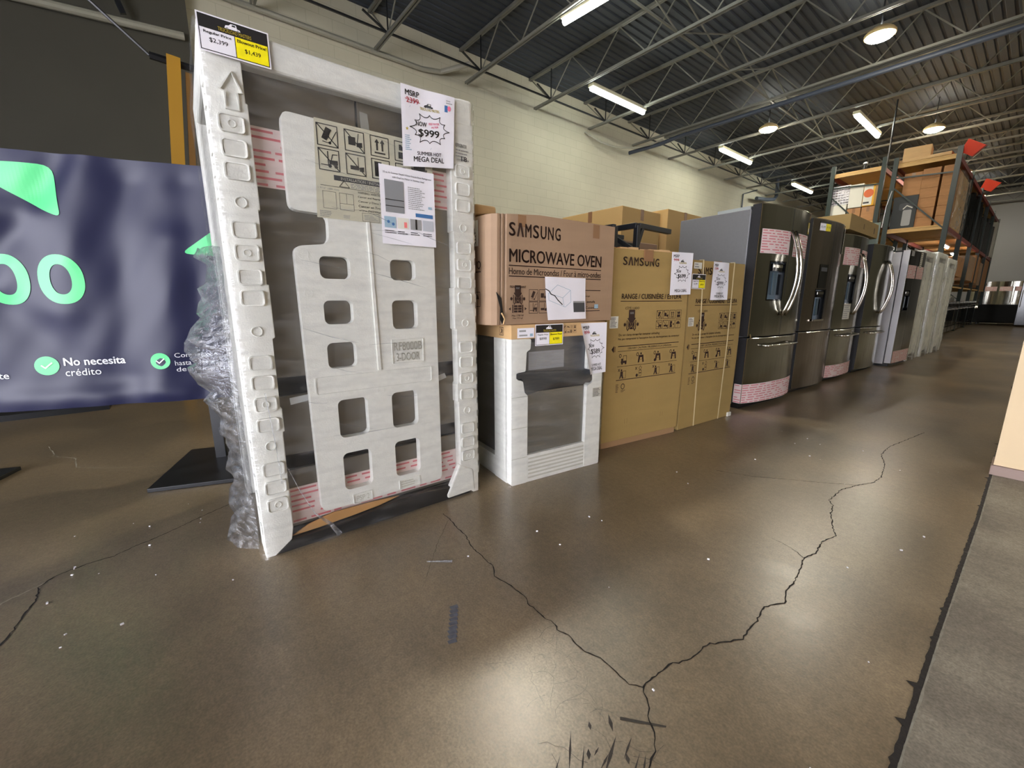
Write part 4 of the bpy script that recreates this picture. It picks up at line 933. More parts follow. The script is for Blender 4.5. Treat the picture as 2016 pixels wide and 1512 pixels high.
# ------------------------------------------------------------------ range cartons
def range_carton(loc, ang, W, Hh, D, label, straps, du=0.0, dv=0.0, base=False, sx=1.0):
    T = thing('range_carton', label, 'carton', loc, ang, 'tall range cartons')
    zb = 0.045 if base else 0.0
    b = MB(); n = 10; vs = []
    for k in range(n+1):
        t = k/n; bl = 0.008*math.sin(PI*t)
        vs += [(0.0-bl*0.5+0.02*(1-t)*0, -bl, zb+(Hh-zb)*t), (W+bl*0.5, -bl, zb+(Hh-zb)*t), (W+bl*.5, D, zb+(Hh-zb)*t), (0-bl*.5, D, zb+(Hh-zb)*t)]
    b.add(vs, [(4*k+i, 4*k+(i+1) % 4, 4*k+4+(i+1) % 4, 4*k+4+i) for k in range(n) for i in range(4)]+[(3, 2, 1, 0), tuple(4*n+i for i in range(4))], M_card2)
    b.build('carton_body', T, bevel=0.005)
    if base: MB().box((0.012, 0.01, 0), (W-0.008, D, 0.05), mat('darker carton tray', (156, 122, 88), 0.8)).build('carton_tray', T, bevel=0.003)
    g = lambda u, v, w: (u*sx+du, -w-0.0095, v+dv)
    P = Print(g); m = M_brown
    samsung(P, 0.110, 1.207, 0.450, 1.259, m, 0.001)
    P.text('RANGE / CUISINIÈRE / ESTUFA', 0.114, 0.998, 0.692, 1.040, m, 0.001, 0.03)
    P.rect(0.106, 0.982, 0.702, 0.986, m)
    P.text('CÔTÉ / LADO', 0.151, 0.933, 0.278, 0.952, m, 0.001, 0.01)
    clamp_mark(P, 0.213, 0.842, 0.092, m, 0.001, 'SIDE', M_card2)
    icon_block(P, 0.451, 0.797, 0.706, 0.921, m, 0.001)
    P.text('Do not clamp except for container unloading', 0.106, 0.757, 0.491, 0.777, m, 0.001, 0.015)
    P.text("Ne pas compresser à l'exception lors du déchargement du conteneur", 0.102, 0.732, 0.703, 0.750, m, 0.001, 0.015)
    P.rect(0.104, 0.692, 0.702, 0.697, m); P.text('! DELIVERY CAUTION / PRUDENCE À LA LIVRAISON', 0.189, 0.672, 0.623, 0.688, m, 0.001, 0.015)
    P.rect(0.104, 0.661, 0.696, 0.6635, m); P.rect(0.104, 0.560, 0.696, 0.5625, m); P.rect(0.10, 0.468, 0.692, 0.473, m)
    P.poly([(0.047, 0.678), (0.068, 0.654), (0.068, 0.702)], m); P.rect(0.070, 0.660, 0.082, 0.696, mat('faint ink', (120, 92, 50), 0.7))
    for i, u in enumerate((0.118, 0.278, 0.447, 0.612)):
        v = 0.645
        P.line([(u+0.010+0.009*math.cos(2*PI*k/10), v-0.012+0.011*math.sin(2*PI*k/10)) for k in range(11)], 0.004, m)
        if i == 0:
            P.rect(u+0.018, v-0.062, u+0.07, v-0.048, m); P.frame(u+0.038, v-0.048, u+0.068, v-0.014, 0.003, m); P.rect(u+0.02, v-0.048, u+0.036, v-0.032, m); P.disc(u+0.03, v-0.064, 0.008, m); P.disc(u+0.062, v-0.064, 0.008, m)
        else:
            P.disc(u+0.043, v-0.008, 0.007, m); P.poly([(u+0.022, v-0.018), (u+0.066, v-0.018), (u+0.074, v-0.068), (u+0.060, v-0.068), (u+0.056, v-0.034), (u+0.034, v-0.034), (u+0.030, v-0.068), (u+0.016, v-0.068)], m)
            P.frame(u+0.034, v-0.048, u+0.056, v-0.022, 0.002, m, 0.0012)
            if i == 2: P.disc(u+0.016, v-0.062, 0.011, m)
        v = 0.547
        P.line([(u-0.002, v-0.002), (u+0.012, v-0.018)], 0.004, m); P.line([(u-0.002, v-0.018), (u+0.012, v-0.002)], 0.004, m)
        if i == 1: P.frame(u+0.034, v-0.065, u+0.056, v-0.045, 0.003, m); P.frame(u+0.034, v-0.043, u+0.056, v-0.025, 0.003, m); P.line([(u+0.03, v-0.01), (u+0.045, v+0.005), (u+0.058, v-0.008), (u+0.045, v-0.022), (u+0.03, v-0.01)], 0.0025, m); P.disc(u+0.014, v-0.058, 0.011, m)
        else:
            P.disc(u+0.028, v-0.012, 0.007, m); P.poly([(u+0.020, v-0.02), (u+0.038, v-0.02), (u+0.042, v-0.045), (u+0.048, v-0.068), (u+0.036, v-0.068), (u+0.029, v-0.05), (u+0.018, v-0.068), (u+0.010, v-0.068), (u+0.018, v-0.045)], m)
            P.frame(u+0.040, v-0.066, u+0.068, v-0.018, 0.0025, m)
    P.lines_of_text(0.100, 0.385, 0.130, 0.445, 6, m, 0.001, 61); P.line([(0.165+0.016*math.cos(2*PI*k/9), 0.425+0.018*math.sin(2*PI*k/9)) for k in range(10)], 0.005, m); P.lines_of_text(0.148, 0.385, 0.19, 0.402, 2, m, 0.001, 62)
    for u in (0.20, 0.56): P.rect(u, 0.16, u+0.002, 0.195, MATS['faint ink']); P.rect(u+0.022, 0.16, u+0.024, 0.195, MATS['faint ink'])
    P.build('printed_lettering', T)
    b = MB(); b.box((0.30, -0.011, Hh-0.07), (0.38, 0.0, Hh+0.002), M_tape)
    b.build('packing_tape', T)
    for su, sv in straps:
        b = MB(); pts = [(su, -0.012, Hh+0.003), (su+(sv-su)*0.5, -0.020, Hh*0.5), (sv, -0.010, 0.004)]
        b.bar((su, 0.02, Hh+0.004), pts[0], 0.014, 0.003, MATS.get('cream strap') or mat('cream strap', (214, 196, 150), 0.4))
        for p, q in zip(pts[:-1], pts[1:]):
            b.add([(p[0]-0.007, p[1], p[2]), (p[0]+0.007, p[1], p[2]), (q[0]+0.007, q[1], q[2]), (q[0]-0.007, q[1], q[2]), (p[0]-0.007, p[1]+.001, p[2]), (p[0]+0.007, p[1]+.001, p[2]), (q[0]+0.007, q[1]+.001, q[2]), (q[0]-0.007, q[1]+.001, q[2])], [(3, 2, 1, 0), (4, 5, 6, 7), (0, 4, 7, 3), (1, 2, 6, 5)], MATS['cream strap'])
        b.build('strap', T)
    return T
a1 = math.atan2(0.78, 0.108)
T = range_carton((-1.699, 2.124, 0), a1, 0.765, 1.308, 0.60, 'tall range carton right of the microwave stack, on a darker tray, with the $699 sign', [], base=True)
P = Print(); P.rect(0.02, 0.815, 0.093, 0.890, M_offw, 0.011); P.lines_of_text(0.025, 0.82, 0.09, 0.885, 7, M_dgrey, 0.012, 71); P.build('serial_label', T)
msrp_sign(T, ((0.546, 1.308), (0.770, 1.312), (0.774, 1.030), (0.552, 1.024)), '999', '$699', 12, 0.003, 0.022, False, 'white sale sign reading $699 mega deal')
b = MB()
for i in range(7): b.box((0.0+0.09*i, 0.0, 1.306), (0.05+0.10*i, 0.05, 1.312+0.004*(i % 3)), M_card3)
b.build('frayed_top_edge', T)
a2 = math.atan2(0.756, 0.056)
T = range_carton((-1.610, 2.935, 0), a2, 0.750, 1.275, 0.68, 'strapped range carton beside the first steel fridge, with the $999 sign', [(0.133, 0.193), (0.562, 0.547)], du=-0.034, dv=-0.032)
P = Print(); P.rect(0.018, 1.213, 0.117, 1.257, M_offw, 0.011); P.rect(0.028, 1.24, 0.07, 1.248, M_grey, 0.012); P.rect(0.028, 1.222, 0.08, 1.230, M_grey, 0.012); P.build('barcode_label', T)
P = Print(); P.rect(0.005, 0.80, 0.075, 0.865, M_offw, 0.011); P.lines_of_text(0.01, 0.805, 0.07, 0.86, 7, M_dgrey, 0.012, 72); P.build('serial_label', T)
price_tag(T, 0.008, 1.075, 0.172, 1.172, '$1,599', '$959', 0.014, label='price tag on the strapped carton')
msrp_sign(T, ((0.250, 1.272), (0.472, 1.270), (0.484, 0.992), (0.254, 0.990)), '1599', '$999', 15, 0.003, 0.020, True, 'white sale sign reading $999 on the strapped carton')
b = MB(); b.box((0.70, -0.012, 0.0), (0.755, 0.012, 0.035), M_offw); b.build('torn_corner', T, bevel=0.004)

# ------------------------------------------------------------------ black steel stand on the range cartons
def bracket_part(T, y, nm='a_frame'):
    b = MB(); t = 0.035
    return b
T = thing('steel_tv_stand', 'black steel stand with angled brackets lying on top of the range cartons', 'metal stand', (-1.85, 2.30, 1.312), math.radians(90))
# local: x along the row, y into the row (-X world)
for x0, hgt, d in ((0.06, 0.16, 0.0), (0.34, 0.20, 0.02)):
    b = MB(); b.box((x0, d, 0), (x0+0.035, d+0.035, hgt), M_metalblack); b.bar((x0+0.017, d+0.017, hgt), (x0+0.017, d+0.46, hgt), 0.035, 0.035, M_metalblack)
    b.bar((x0+0.017, d+0.03, 0.03), (x0+0.017, d+0.30, hgt-0.01), 0.03, 0.03, M_metalblack); b.bar((x0+0.017, d+0.46, 0.0), (x0+0.017, d+0.46, hgt), 0.035, 0.035, M_metalblack)
    b.build('a_frame', T, bevel=0.002)
b = MB(); b.bar((0.375, 0.04, 0.20), (0.78, 0.04, 0.195), 0.035, 0.035, M_metalblack); b.build('top_rail', T, bevel=0.002); b = MB(); b.bar((0.375, 0.48, 0.20), (0.78, 0.48, 0.20), 0.035, 0.035, M_metalblack); b.build('top_rail', T, bevel=0.002); b = MB(); b.bar((0.42, 0.04, 0.19), (0.36, 0.04, 0.05), 0.03, 0.03, M_metalblack); b.build('brace', T, bevel=0.002)
b = MB(); b.box((-0.05, 0.30, 0.02), (0.72, 0.36, 0.13), M_metalblack); b.box((-0.02, 0.296, 0.05), (0.06, 0.30, 0.056), M_chrome); b.box((0.60, 0.296, 0.04), (0.66, 0.30, 0.046), M_chrome); b.box((0.60, 0.296, 0.08), (0.66, 0.30, 0.086), M_chrome); b.build('cross_bar', T, bevel=0.003)

# ------------------------------------------------------------------ cardboard cartons behind
def carton(name, label, cat, x0, y0, z0, x1, y1, z1, m, group=None, rot=0.0, tape=True, bev=0.006):
    cx, cy = (x0+x1)/2, (y0+y1)/2
    T = thing(name, label, cat, (cx, cy, z0), rot, group)
    MB().box((x0-cx, y0-cy, 0), (x1-cx, y1-cy, z1-z0), m).build('carton_body', T, bevel=bev)
    if tape:
        b = MB(); w_ = 0.03; Y = y0-cy; X = x1-cx; Hz = z1-z0
        b.box((-w_, Y-0.002, Hz-min(0.12, Hz*0.5)), (w_, Y, Hz+0.001), M_tape); b.build('packing_tape', T); b = MB(); b.box((X, -w_, Hz-min(0.12, Hz*0.5)), (X+0.002, w_, Hz+0.001), M_tape)
        b.build('packing_tape', T)
    return T
carton('moving_carton', 'big tan carton behind the range cartons, left of the two', 'carton', -3.95, 3.98, 0, -3.03, 4.72, 2.00, mat('lamplit tan cardboard', (188, 154, 96), 0.75), 'cartons stored behind the row')  # tan cardboard brightened for the lamp nearby; its light is in the colour
carton('moving_carton', 'slightly taller tan carton behind the steel stand, next to the grey fridge side', 'carton', -3.85, 4.80, 0, -2.98, 5.60, 2.06, MATS['lamplit tan cardboard'], 'cartons stored behind the row')
carton('moving_carton', 'brown carton half hidden behind the black stand', 'carton', -3.0, 3.10, 0, -2.45, 3.80, 1.52, M_card, 'cartons stored behind the row')

# ------------------------------------------------------------------ french door fridges
def french_fridge(P0, P1, label, steel=None, Ht=1.755, bulge=0.055, disp=None, tapes=(), handles=True, bowz=(0.84, 1.55), zs=0.66, drawer=True, disp_style=0, split_u=None, btm=None, hingestrip=False, group='steel french door fridges', name='french_door_refrigerator', sbs=False, cabm=None, depth=0.78):
    steel = steel or M_steel; cabm = cabm or M_cab
    W = math.hypot(P1[0]-P0[0], P1[1]-P0[1]); ang = math.atan2(P1[1]-P0[1], P1[0]-P0[0])
    T = thing(name, label, 'refrigerator', (P0[0], P0[1], 0), ang, group)
    def cy(u):
        s_ = (u-W/2)/(W/2); s_ = max(-1, min(1, s_)); return -bulge*(1-abs(s_)**2.6)
    g = lambda u, v, w: (u, cy(u)-w, v)
    TH = 0.075
    MB().box((0.006, TH+0.015, 0.03), (W-0.006, depth, Ht), cabm).build('cabinet', T, bevel=0.006)
    b = MB(); b.box((0.02, 0.03, 0.0), (W-0.02, depth-0.05, 0.045), M_dark); b.build('base_grille', T)
    def panel(nm, u0, u1, z0, z1, rec=None, m=None):
        m = m or steel; n = 14; us = [u0+(u1-u0)*i/n for i in range(n+1)]; zz = [z0, z1]
        if rec: us = sorted(set(us+[rec[0], rec[1]])); us = [u for u in us if not (rec[0]+1e-6 < u < rec[1]-1e-6)]; zz = [z0, rec[2], rec[3], z1]
        b = MB(); vs = [g(u, z, 0) for z in zz for u in us]; k = len(us); fs = []
        for j in range(len(zz)-1):
            for i in range(k-1):
                if rec and j == 1 and abs(us[i]-rec[0]) < 1e-6: continue
                fs.append((j*k+i, j*k+i+1, (j+1)*k+i+1, (j+1)*k+i))
        b.add(vs, fs, m)
        e = 0.0
        top = [g(u, z1, 0) for u in us]; bot = [g(u, z0, 0) for u in us]
        b.add(top+[(u, TH, z1) for u in us], [(i, i+1, k+i+1, k+i) for i in range(k-1)], M_gasket)
        b.add(bot+[(u, TH, z0) for u in us], [(i+1, i, k+i, k+i+1) for i in range(k-1)], M_gasket)
        for u, fl_ in ((u0, 1), (u1, 0)):
            q = [g(u, z0, 0), (u, TH, z0), (u, TH, z1), g(u, z1, 0)]
            b.add(q, [(0, 3, 2, 1) if fl_ else (0, 1, 2, 3)], M_gasket)
        b.add([(u0, TH, z0), (u1, TH, z0), (u1, TH, z1), (u0, TH, z1)], [(3, 2, 1, 0)], M_gasket)
        o = b.build(nm, T, smooth=False)
        # bright rolled edges
        eb = MB()
        if u0 < 0.01: eb.tube([g(u0+0.002, z0, 0.0), g(u0+0.002, z1, 0.0)], 0.003, M_chrome, 6)
        eb.tube([g(u, z1-0.001, 0) for u in us], 0.0035, M_chrome, 6); eb.build('door_trim', o)
        for p in o.data.polygons: p.use_smooth = False
        if rec:
            r0, r1, a, c = rec; dp = 0.055; d = MB()
            A = [g(r0, a, 0), g(r1, a, 0), g(r1, c, 0), g(r0, c, 0)]; B = [(r0, cy(r0)+dp, a), (r1, cy(r1)+dp, a), (r1, cy(r1)+dp, c), (r0, cy(r0)+dp, c)]
            d.add(A+B, [(0, 1, 5, 4), (1, 2, 6, 5), (2, 3, 7, 6), (3, 0, 4, 7)], M_gloss); d.add(B, [(0, 1, 2, 3)], M_disp)
            cu = (r0+r1)/2
            d.box((r0+0.03, cy(cu)+0.004, c-0.075), (r1-0.03, cy(cu)+dp, c-0.01), M_gloss); d.box((r0+0.035, cy(cu)+0.0, c-0.045), (r1-0.035, cy(cu)+0.006, c-0.022), M_chrome)
            d.box((cu-0.03, cy(cu)+0.02, a+0.04), (cu+0.03, cy(cu)+0.03, c-0.09), M_disp)
            dd = d.build('dispenser', o)
            fr = Print(g); fr.frame(r0-0.006, a-0.006, r1+0.006, c+0.006, 0.012, M_gloss, 0.0015); fr.build('dispenser_rim', dd)
        return o
    us_ = split_u or W/2; gap = 0.004
    ov = None
    if sbs:
        panel('door', 0.0, us_-gap, 0.05, Ht+0.02, disp); panel('door', us_+gap, W, 0.05, Ht+0.02)
    else:
        panel('door', 0.0, us_-gap, zs+0.008, Ht+0.03, disp); panel('door', us_+gap, W, zs+0.008, Ht+0.03)
        panel('freezer_drawer', 0.0, W, 0.05, zs-0.008)
    if handles:
        for u in ((us_-0.035), (us_+0.035)):
            pts = []
            for i in range(15):
                t = i/14; z = bowz[0]+(bowz[1]-bowz[0])*t; pts.append(g(u, z, 0.012+0.085*math.sin(PI*t)**0.8))
            h = MB(); h.tube(pts, 0.0125, M_chrome, 10); h.build('door_handle', T, smooth=True)
    if drawer:
        z = zs-0.075; pts = [g(W*0.20+W*0.6*i/10, z, 0.055) for i in range(11)]
        h = MB(); h.tube(pts, 0.012, M_chrome, 10); h.cyl(pts[0], g(W*0.20, z, 0), 0.011, M_chrome); h.cyl(pts[-1], g(W*0.80, z, 0), 0.011, M_chrome); h.build('drawer_handle', T, smooth=True)
    for i, (u0, v0, u1, v1) in enumerate(tapes):
        P = Print(g); red_tape_fn(P, u0, v0, u1, v1, 0.002, 100+i+int(P0[1]*10), 12); P.build('printed_tape', T)
    MB().box((0.03, TH+0.02, Ht), (0.13, TH+0.10, Ht+0.025), M_dark).build('hinge_cover', T, bevel=0.004)
    if hingestrip:
        MB().box((0.02, TH+0.03, Ht), (W*0.98, TH+0.33, Ht+0.028), mat('pale grey foam strip', (158, 164, 160), 0.6)).build('top_strip', T)
    return T, g, W, cy
# first: stainless, behind the strapped carton
T, g, W, cy = french_fridge((-1.590, 3.960), (-1.500, 4.860), 'stainless french door refrigerator with a grey side and pink tape, nearest of the steel fridges', disp=(0.175, 0.405, 0.995, 1.315),
    tapes=((0.03, 1.385, 0.43, 1.585), (0.50, 1.375, 0.84, 1.580), (0.0, 0.055, 0.90, 0.232)), bowz=(0.85, 1.59), hingestrip=True)
P = Print(lambda u, v, w: (-w-0.001+0.0, -u, v)); red_tape_fn(P, -0.07, 0.055, 0.0, 0.232, 0.001, 5, 2); P.build('printed_tape', T)
b = MB(); b.tube([g(0.02, 0.69, 0.004), g(0.02, 0.66, 0.012), g(0.03, 0.645, 0.004)], 0.006, M_chrome, 6); b.build('hinge', T)
P = Print(g); P.rect(0.80, 1.60, 0.86, 1.70, M_gold, 0.003, 2, 1); P.rect(0.81, 1.615, 0.85, 1.65, M_offw, 0.004); P.build('energy_label', T)
# second: bronze tinted, film covered
T, g, W, cy = french_fridge((-1.541, 5.070), (-1.502, 5.985), 'bronze tinted steel refrigerator without handles, second of the steel fridges', steel=M_steel2, disp=(0.19, 0.42, 0.785, 1.09), handles=False, drawer=False, bowz=(0.8, 1.4))
P = Print(g); P.rect(0.105, 1.675, 0.21, 1.745, M_white, 0.003, 3, 1); P.rect(0.212, 1.675, 0.315, 1.745, M_yel, 0.003, 3, 1); P.rect(0.105, 1.745, 0.315, 1.765, M_black, 0.003, 4, 1); P.text('$2,699', 0.12, 1.70, 0.195, 1.72, M_dgrey, 0.004); P.text('$1,759', 0.225, 1.70, 0.30, 1.72, M_dgrey, 0.004); P.build('price_tag', T)
P = Print(g); P.rect(0.21, 1.11, 0.40, 1.35, M_gloss, 0.002, 4, 1); P.rect(0.235, 1.28, 0.375, 1.32, M_dgrey, 0.003, 3, 1); P.build('control_panel', T)
P = Print(g); P.rect(0.80, 1.49, 0.90, 1.76, M_offw, 0.006, 3, 1); P.lines_of_text(0.805, 1.5, 0.895, 1.75, 9, M_grey, 0.007, 9); P.build('info_sheet', T)
h = MB(); h.box((0.17, cy(0.17)-0.03, 0.768), (0.44, cy(0.3)-0.0, 0.785), M_chrome); h.build('drip_shelf', T)
T, g, W, cy = french_fridge((-1.528, 6.10), (-1.500, 7.05), 'stainless refrigerator with pink tape and bowed handle, third of the steel fridges', disp=(0.20, 0.44, 0.95, 1.275),
    tapes=((0.04, 1.388, 0.44, 1.585), (0.52, 1.375, 0.86, 1.575), (0.0, 0.05, 0.945, 0.20)), bowz=(0.81, 1.53), zs=0.635, Ht=1.70)
P = Print(g); P.rect(0.20, 0.755, 0.40, 0.94, M_offw, 0.003, 4, 1); P.lines_of_text(0.21, 0.765, 0.39, 0.93, 7, M_grey, 0.004, 19); P.build('info_label', T)
T, g, W, cy = french_fridge((-1.470, 7.19), (-1.421, 8.05), 'plain stainless refrigerator with bowed handles, fourth of the steel fridges', bowz=(0.805, 1.50), zs=0.62, Ht=1.665)
T, g, W, cy = french_fridge((-1.275, 8.28), (-1.215, 9.12), 'side by side refrigerator with pale side and dark glossy doors, beside the foam wrapped fridges', steel=mat('black stainless', (70, 68, 62), 0.16, metal=1.0),
    bulge=0.01, tapes=((0.02, 1.29, 0.38, 1.475), (0.42, 1.29, 0.80, 1.47), (0.02, 0.05, 0.80, 0.23)), handles=False, drawer=False, sbs=True, split_u=0.40, Ht=1.66, disp=(0.08, 0.30, 0.83, 1.12), group=None, name='side_by_side_refrigerator', cabm=mat('daylit steel cabinet', (206, 204, 206), 0.35, metal=0.2), depth=0.8)  # cabinet is steel; daylight on its side is put into the pale colour
MB().box((-0.001, 0.0, 0.05), (0.05, 0.075, 1.68), MATS['daylit steel cabinet']).build('door_edge', T)
P = Print(g); P.rect(0.05, 1.60, 0.17, 1.67, M_grey, 0.004); P.build('info_label', T)
P = Print(g); P.rect(0.50, 1.44, 0.62, 1.67, M_offw, 0.004); P.lines_of_text(0.51, 1.45, 0.61, 1.66, 8, M_dgrey, 0.005, 10); P.build('info_label', T)

# large opened carton lying on the fridge tops
T = thing('opened_carton', 'long tan opened carton lying across the tops of the steel fridges', 'carton', (-1.47, 6.01, 1.765), math.radians(90))
b = MB(); b.box((0.0, 0.0, 0.0), (1.25, 0.32, 0.012), M_card2); b.box((0.0, 0.0, 0.012), (1.25, 0.012, 0.165), M_card2); b.box((0.0, 0.308, 0.012), (1.25, 0.32, 0.165), M_card2); b.box((0.0, 0.012, 0.012), (0.012, 0.308, 0.165), M_card2); b.box((1.238, 0.012, 0.012), (1.25, 0.308, 0.165), M_card2)
b.build('carton_tray', T)
P = Print(); P.rect(0.55, 0.05, 0.60, 0.11, MATS['faint ink']); P.rect(1.05, 0.04, 1.08, 0.11, M_brown); P.build('printed_marks', T)
tag(MB().box((-1.72, 7.29, 1.70), (-1.46, 7.31, 1.97), mat('grey green board', (126, 138, 124), 0.6)).build('foam_board'), 'grey green board standing on the fridge tops at the end of the opened carton', 'board')

# ------------------------------------------------------------------ far wrapped fridges
def wrapped(P0, P1, label, Ht, m_in, seed):
    W = math.hypot(P1[0]-P0[0], P1[1]-P0[1]); ang = math.atan2(P1[1]-P0[1], P1[0]-P0[0]); D = 0.82
    T = thing('wrapped_refrigerator', label, 'refrigerator', (P0[0], P0[1], 0), ang, 'film wrapped fridges at the end of the row')
    MB().box((0.05, 0.05, 0.03), (W-0.05, D-0.04, Ht-0.06), m_in).build('cabinet', T, bevel=0.008)
    for x in (0, W-0.10):
        b = MB(); b.box((x, 0, 0), (x+0.10, 0.06, Ht-0.08), M_foam); b.box((0 if x == 0 else W-0.05, 0.05, 0), (0.05 if x == 0 else W, 0.16, Ht-0.08), M_foam)
        for k in range(20): b.box((x+0.02, -0.006, 0.1+0.075*k), (x+0.08, 0.001, 0.14+0.075*k), M_foam)
        b.build('foam_post', T, bevel=0.01)
    MB().box((0, 0, Ht-0.09), (W, D, Ht), M_foam).build('foam_cap', T, bevel=0.015, seg=3)
    b = MB(); b.box((W*0.22, 0.0, 0.10), (W*0.80, 0.045, Ht-0.16), M_foam); b.build('foam_panel', T, bevel=0.01)
    film('film_wrap', T, W, D, Ht-0.005, M_film3, seed, 0.008, 0.010, nu=16, nz=40)
    return T
wrapped((-1.240, 9.22), (-1.225, 10.03), 'foam and film wrapped refrigerator beside the side by side fridge', 1.74, M_cab, 21)
wrapped((-1.195, 10.14), (-1.180, 10.96), 'foam and film wrapped refrigerator, middle of the three at the row end', 1.77, M_cab, 22)
wrapped((-1.155, 11.06), (-1.140, 11.88), 'foam and film wrapped refrigerator, last of the row before the rack', 1.72, M_cab, 23)

# ------------------------------------------------------------------ financing banner
a = math.atan2(0.946, 0.326)
def navy():
    m = bpy.data.materials.new('navy vinyl'); m.use_nodes = True; b = m.node_tree.nodes['Principled BSDF']
    b.inputs['Base Color'].default_value = (*lin((32, 34, 64)), 1); b.inputs['Roughness'].default_value = 0.40; b.inputs['Specular IOR Level'].default_value = 0.32
    MATS['navy vinyl'] = m; return m
M_navy = navy(); M_green = mat('green vinyl print', (92, 222, 140), 0.4)
M_vw = mat('white vinyl print', (236, 238, 242), 0.4)
T = thing('banner_stand', 'navy financing banner with green zeros hung on black steel posts at left', 'banner', (-3.418, -0.82, 0), a)
# local: x along banner (world +Y-ish), y into scene
folds = [  # (u0,v0,u1,v1,width,depth) creases
    (0.55, 1.72, 0.15, 1.15, 0.07, -0.020), (0.60, 1.72, 0.42, 0.95, 0.09, 0.022), (0.75, 1.60, 0.62, 0.60, 0.08, -0.016), (0.95, 1.30, 0.78, 0.50, 0.10, 0.020), (0.20, 0.95, 0.60, 0.45, 0.10, -0.016), (-0.3, 1.35, 0.35, 1.42, 0.08, 0.018), (0.1, 0.47, 0.9, 0.46, 0.06, 0.016), (-0.9, 1.7, -0.2, 0.6, 0.12, 0.02), (1.02, 1.6, 0.98, 0.5, 0.07, -0.012)]
def bw(u, v):
    d = 0.008*math.sin(3.1*u+1.3*v)+0.004*math.sin(9*u-6*v+1)+0.0022*math.sin(21*u+8*v)+0.0012*math.sin(34*u-22*v)
    for (a0, b0, a1, b1, wd, dp) in folds:
        dx, dy = a1-a0, b1-b0; L2 = dx*dx+dy*dy; t = max(0, min(1, ((u-a0)*dx+(v-b0)*dy)/L2))
        q = math.hypot(u-a0-t*dx, v-b0-t*dy); d += dp*math.exp(-(q/wd)**2)
    return d
gb = lambda u, v, w: (u, -w-0.065-bw(u, v), v)
P = Print(gb); P.rect(-1.9, 0.415, 1.35, 1.712, M_navy, 0, 130, 60); bo = P.build('banner_sheet', T, smooth=True)
P = Print(gb); e = 0.003
def fine(P, pts, m, w):
    # subdivide big prints so they follow the folds
    us = [p[0] for p in pts]; vv = [p[1] for p in pts]; n = 26
    for i in range(n):
        for j in range(n):
            a0 = min(us)+(max(us)-min(us))*i/n; a1 = min(us)+(max(us)-min(us))*(i+1)/n; b0 = min(vv)+(max(vv)-min(vv))*j/n; b1 = min(vv)+(max(vv)-min(vv))*(j+1)/n
            q = [(a0, b0), (a1, b0), (a1, b1), (a0, b1)]
            for ax, sg, lim in (): pass
            q = clip_poly(q, pts)
            if q and len(q) > 2: P.poly(q, m, w)
def clip_poly(sub, clipc):
    # Sutherland-Hodgman against a convex counter-clockwise polygon
    A = sum(clipc[i-1][0]*clipc[i][1]-clipc[i][0]*clipc[i-1][1] for i in range(len(clipc)))
    c = clipc if A > 0 else list(reversed(clipc)); out = sub
    for i in range(len(c)):
        p, q = c[i-1], c[i]; inp = out; out = []
        ins = lambda s: (q[0]-p[0])*(s[1]-p[1])-(q[1]-p[1])*(s[0]-p[0]) >= -1e-9
        for k in range(len(inp)):
            s, t = inp[k-1], inp[k]
            if ins(t) != ins(s):
                d1 = (q[0]-p[0])*(s[1]-p[1])-(q[1]-p[1])*(s[0]-p[0]); d2 = (q[0]-p[0])*(t[1]-p[1])-(q[1]-p[1])*(t[0]-p[0]); r = d1/(d1-d2)
                out.append((s[0]+(t[0]-s[0])*r, s[1]+(t[1]-s[1])*r))
            if ins(t): out.append(t)
        if not out: return None
    return out
fine(P, rpoly([(0.10, 1.650), (0.478, 1.656), (0.487, 1.405), (0.43, 1.43)], 0.05), M_green, e)
fine(P, rpoly([(1.36, 1.55), (1.36, 1.232), (0.965, 1.246)], 0.05), M_green, e)
def big_o(cu, cv, ru, rv, iu, iv):
    n = 48
    for k in range(n):
        a0 = 2*PI*k/n; a1 = 2*PI*(k+1)/n
        for j in range(2):
            f0 = j/2; f1 = (j+1)/2
            R = lambda A, f: (cu+(iu+(ru-iu)*f)*math.copysign(abs(math.cos(A))**0.9, math.cos(A)), cv+(iv+(rv-iv)*f)*math.copysign(abs(math.sin(A))**0.9, math.sin(A)))
            P.poly([R(a0, f0), R(a1, f0), R(a1, f1), R(a0, f1)], M_green, e)
big_o(0.437, 1.098, 0.094, 0.125, 0.044, 0.076); big_o(0.215, 1.095, 0.094, 0.125, 0.044, 0.076); big_o(-0.01, 1.095, 0.094, 0.125, 0.044, 0.076)
P.text('a', 0.165, 1.285, 0.195, 1.318, M_vw, e, 0.01); P.text('Lleva hast', -0.12, 1.285, 0.158, 1.335, M_vw, e, 0.01)
P.disc(0.298, 0.650, 0.050, M_green, e, 28); P.line([(0.278, 0.652), (0.292, 0.638), (0.320, 0.664)], 0.007, M_vw, e+0.002)
P.disc(0.797, 0.652, 0.046, M_green, e, 28); P.line([(0.780, 0.654), (0.793, 0.641), (0.816, 0.664)], 0.006, M_vw, e+0.002)
P.text('No necesita', 0.366, 0.645, 0.629, 0.688, M_vw, e, 0.03); P.text('crédito', 0.368, 0.590, 0.515, 0.628, M_vw, e, 0.005)
P.text('Compre con', 0.865, 0.660, 1.07, 0.694, M_vw, e, 0.005); P.text('hasta', 0.862, 0.622, 0.935, 0.650, M_vw, e, 0.005); P.text('6 meses', 0.948, 0.622, 1.07, 0.650, M_vw, e, 0.03); P.text('de anticipación', 0.864, 0.578, 1.15, 0.612, M_vw, e, 0.005)
P.text('Si no', -0.03, 0.645, 0.110, 0.680, M_vw, e, 0.01); P.text('escribirte', -0.05, 0.590, 0.142, 0.625, M_vw, e, 0.01)
P.build('banner_print', bo)
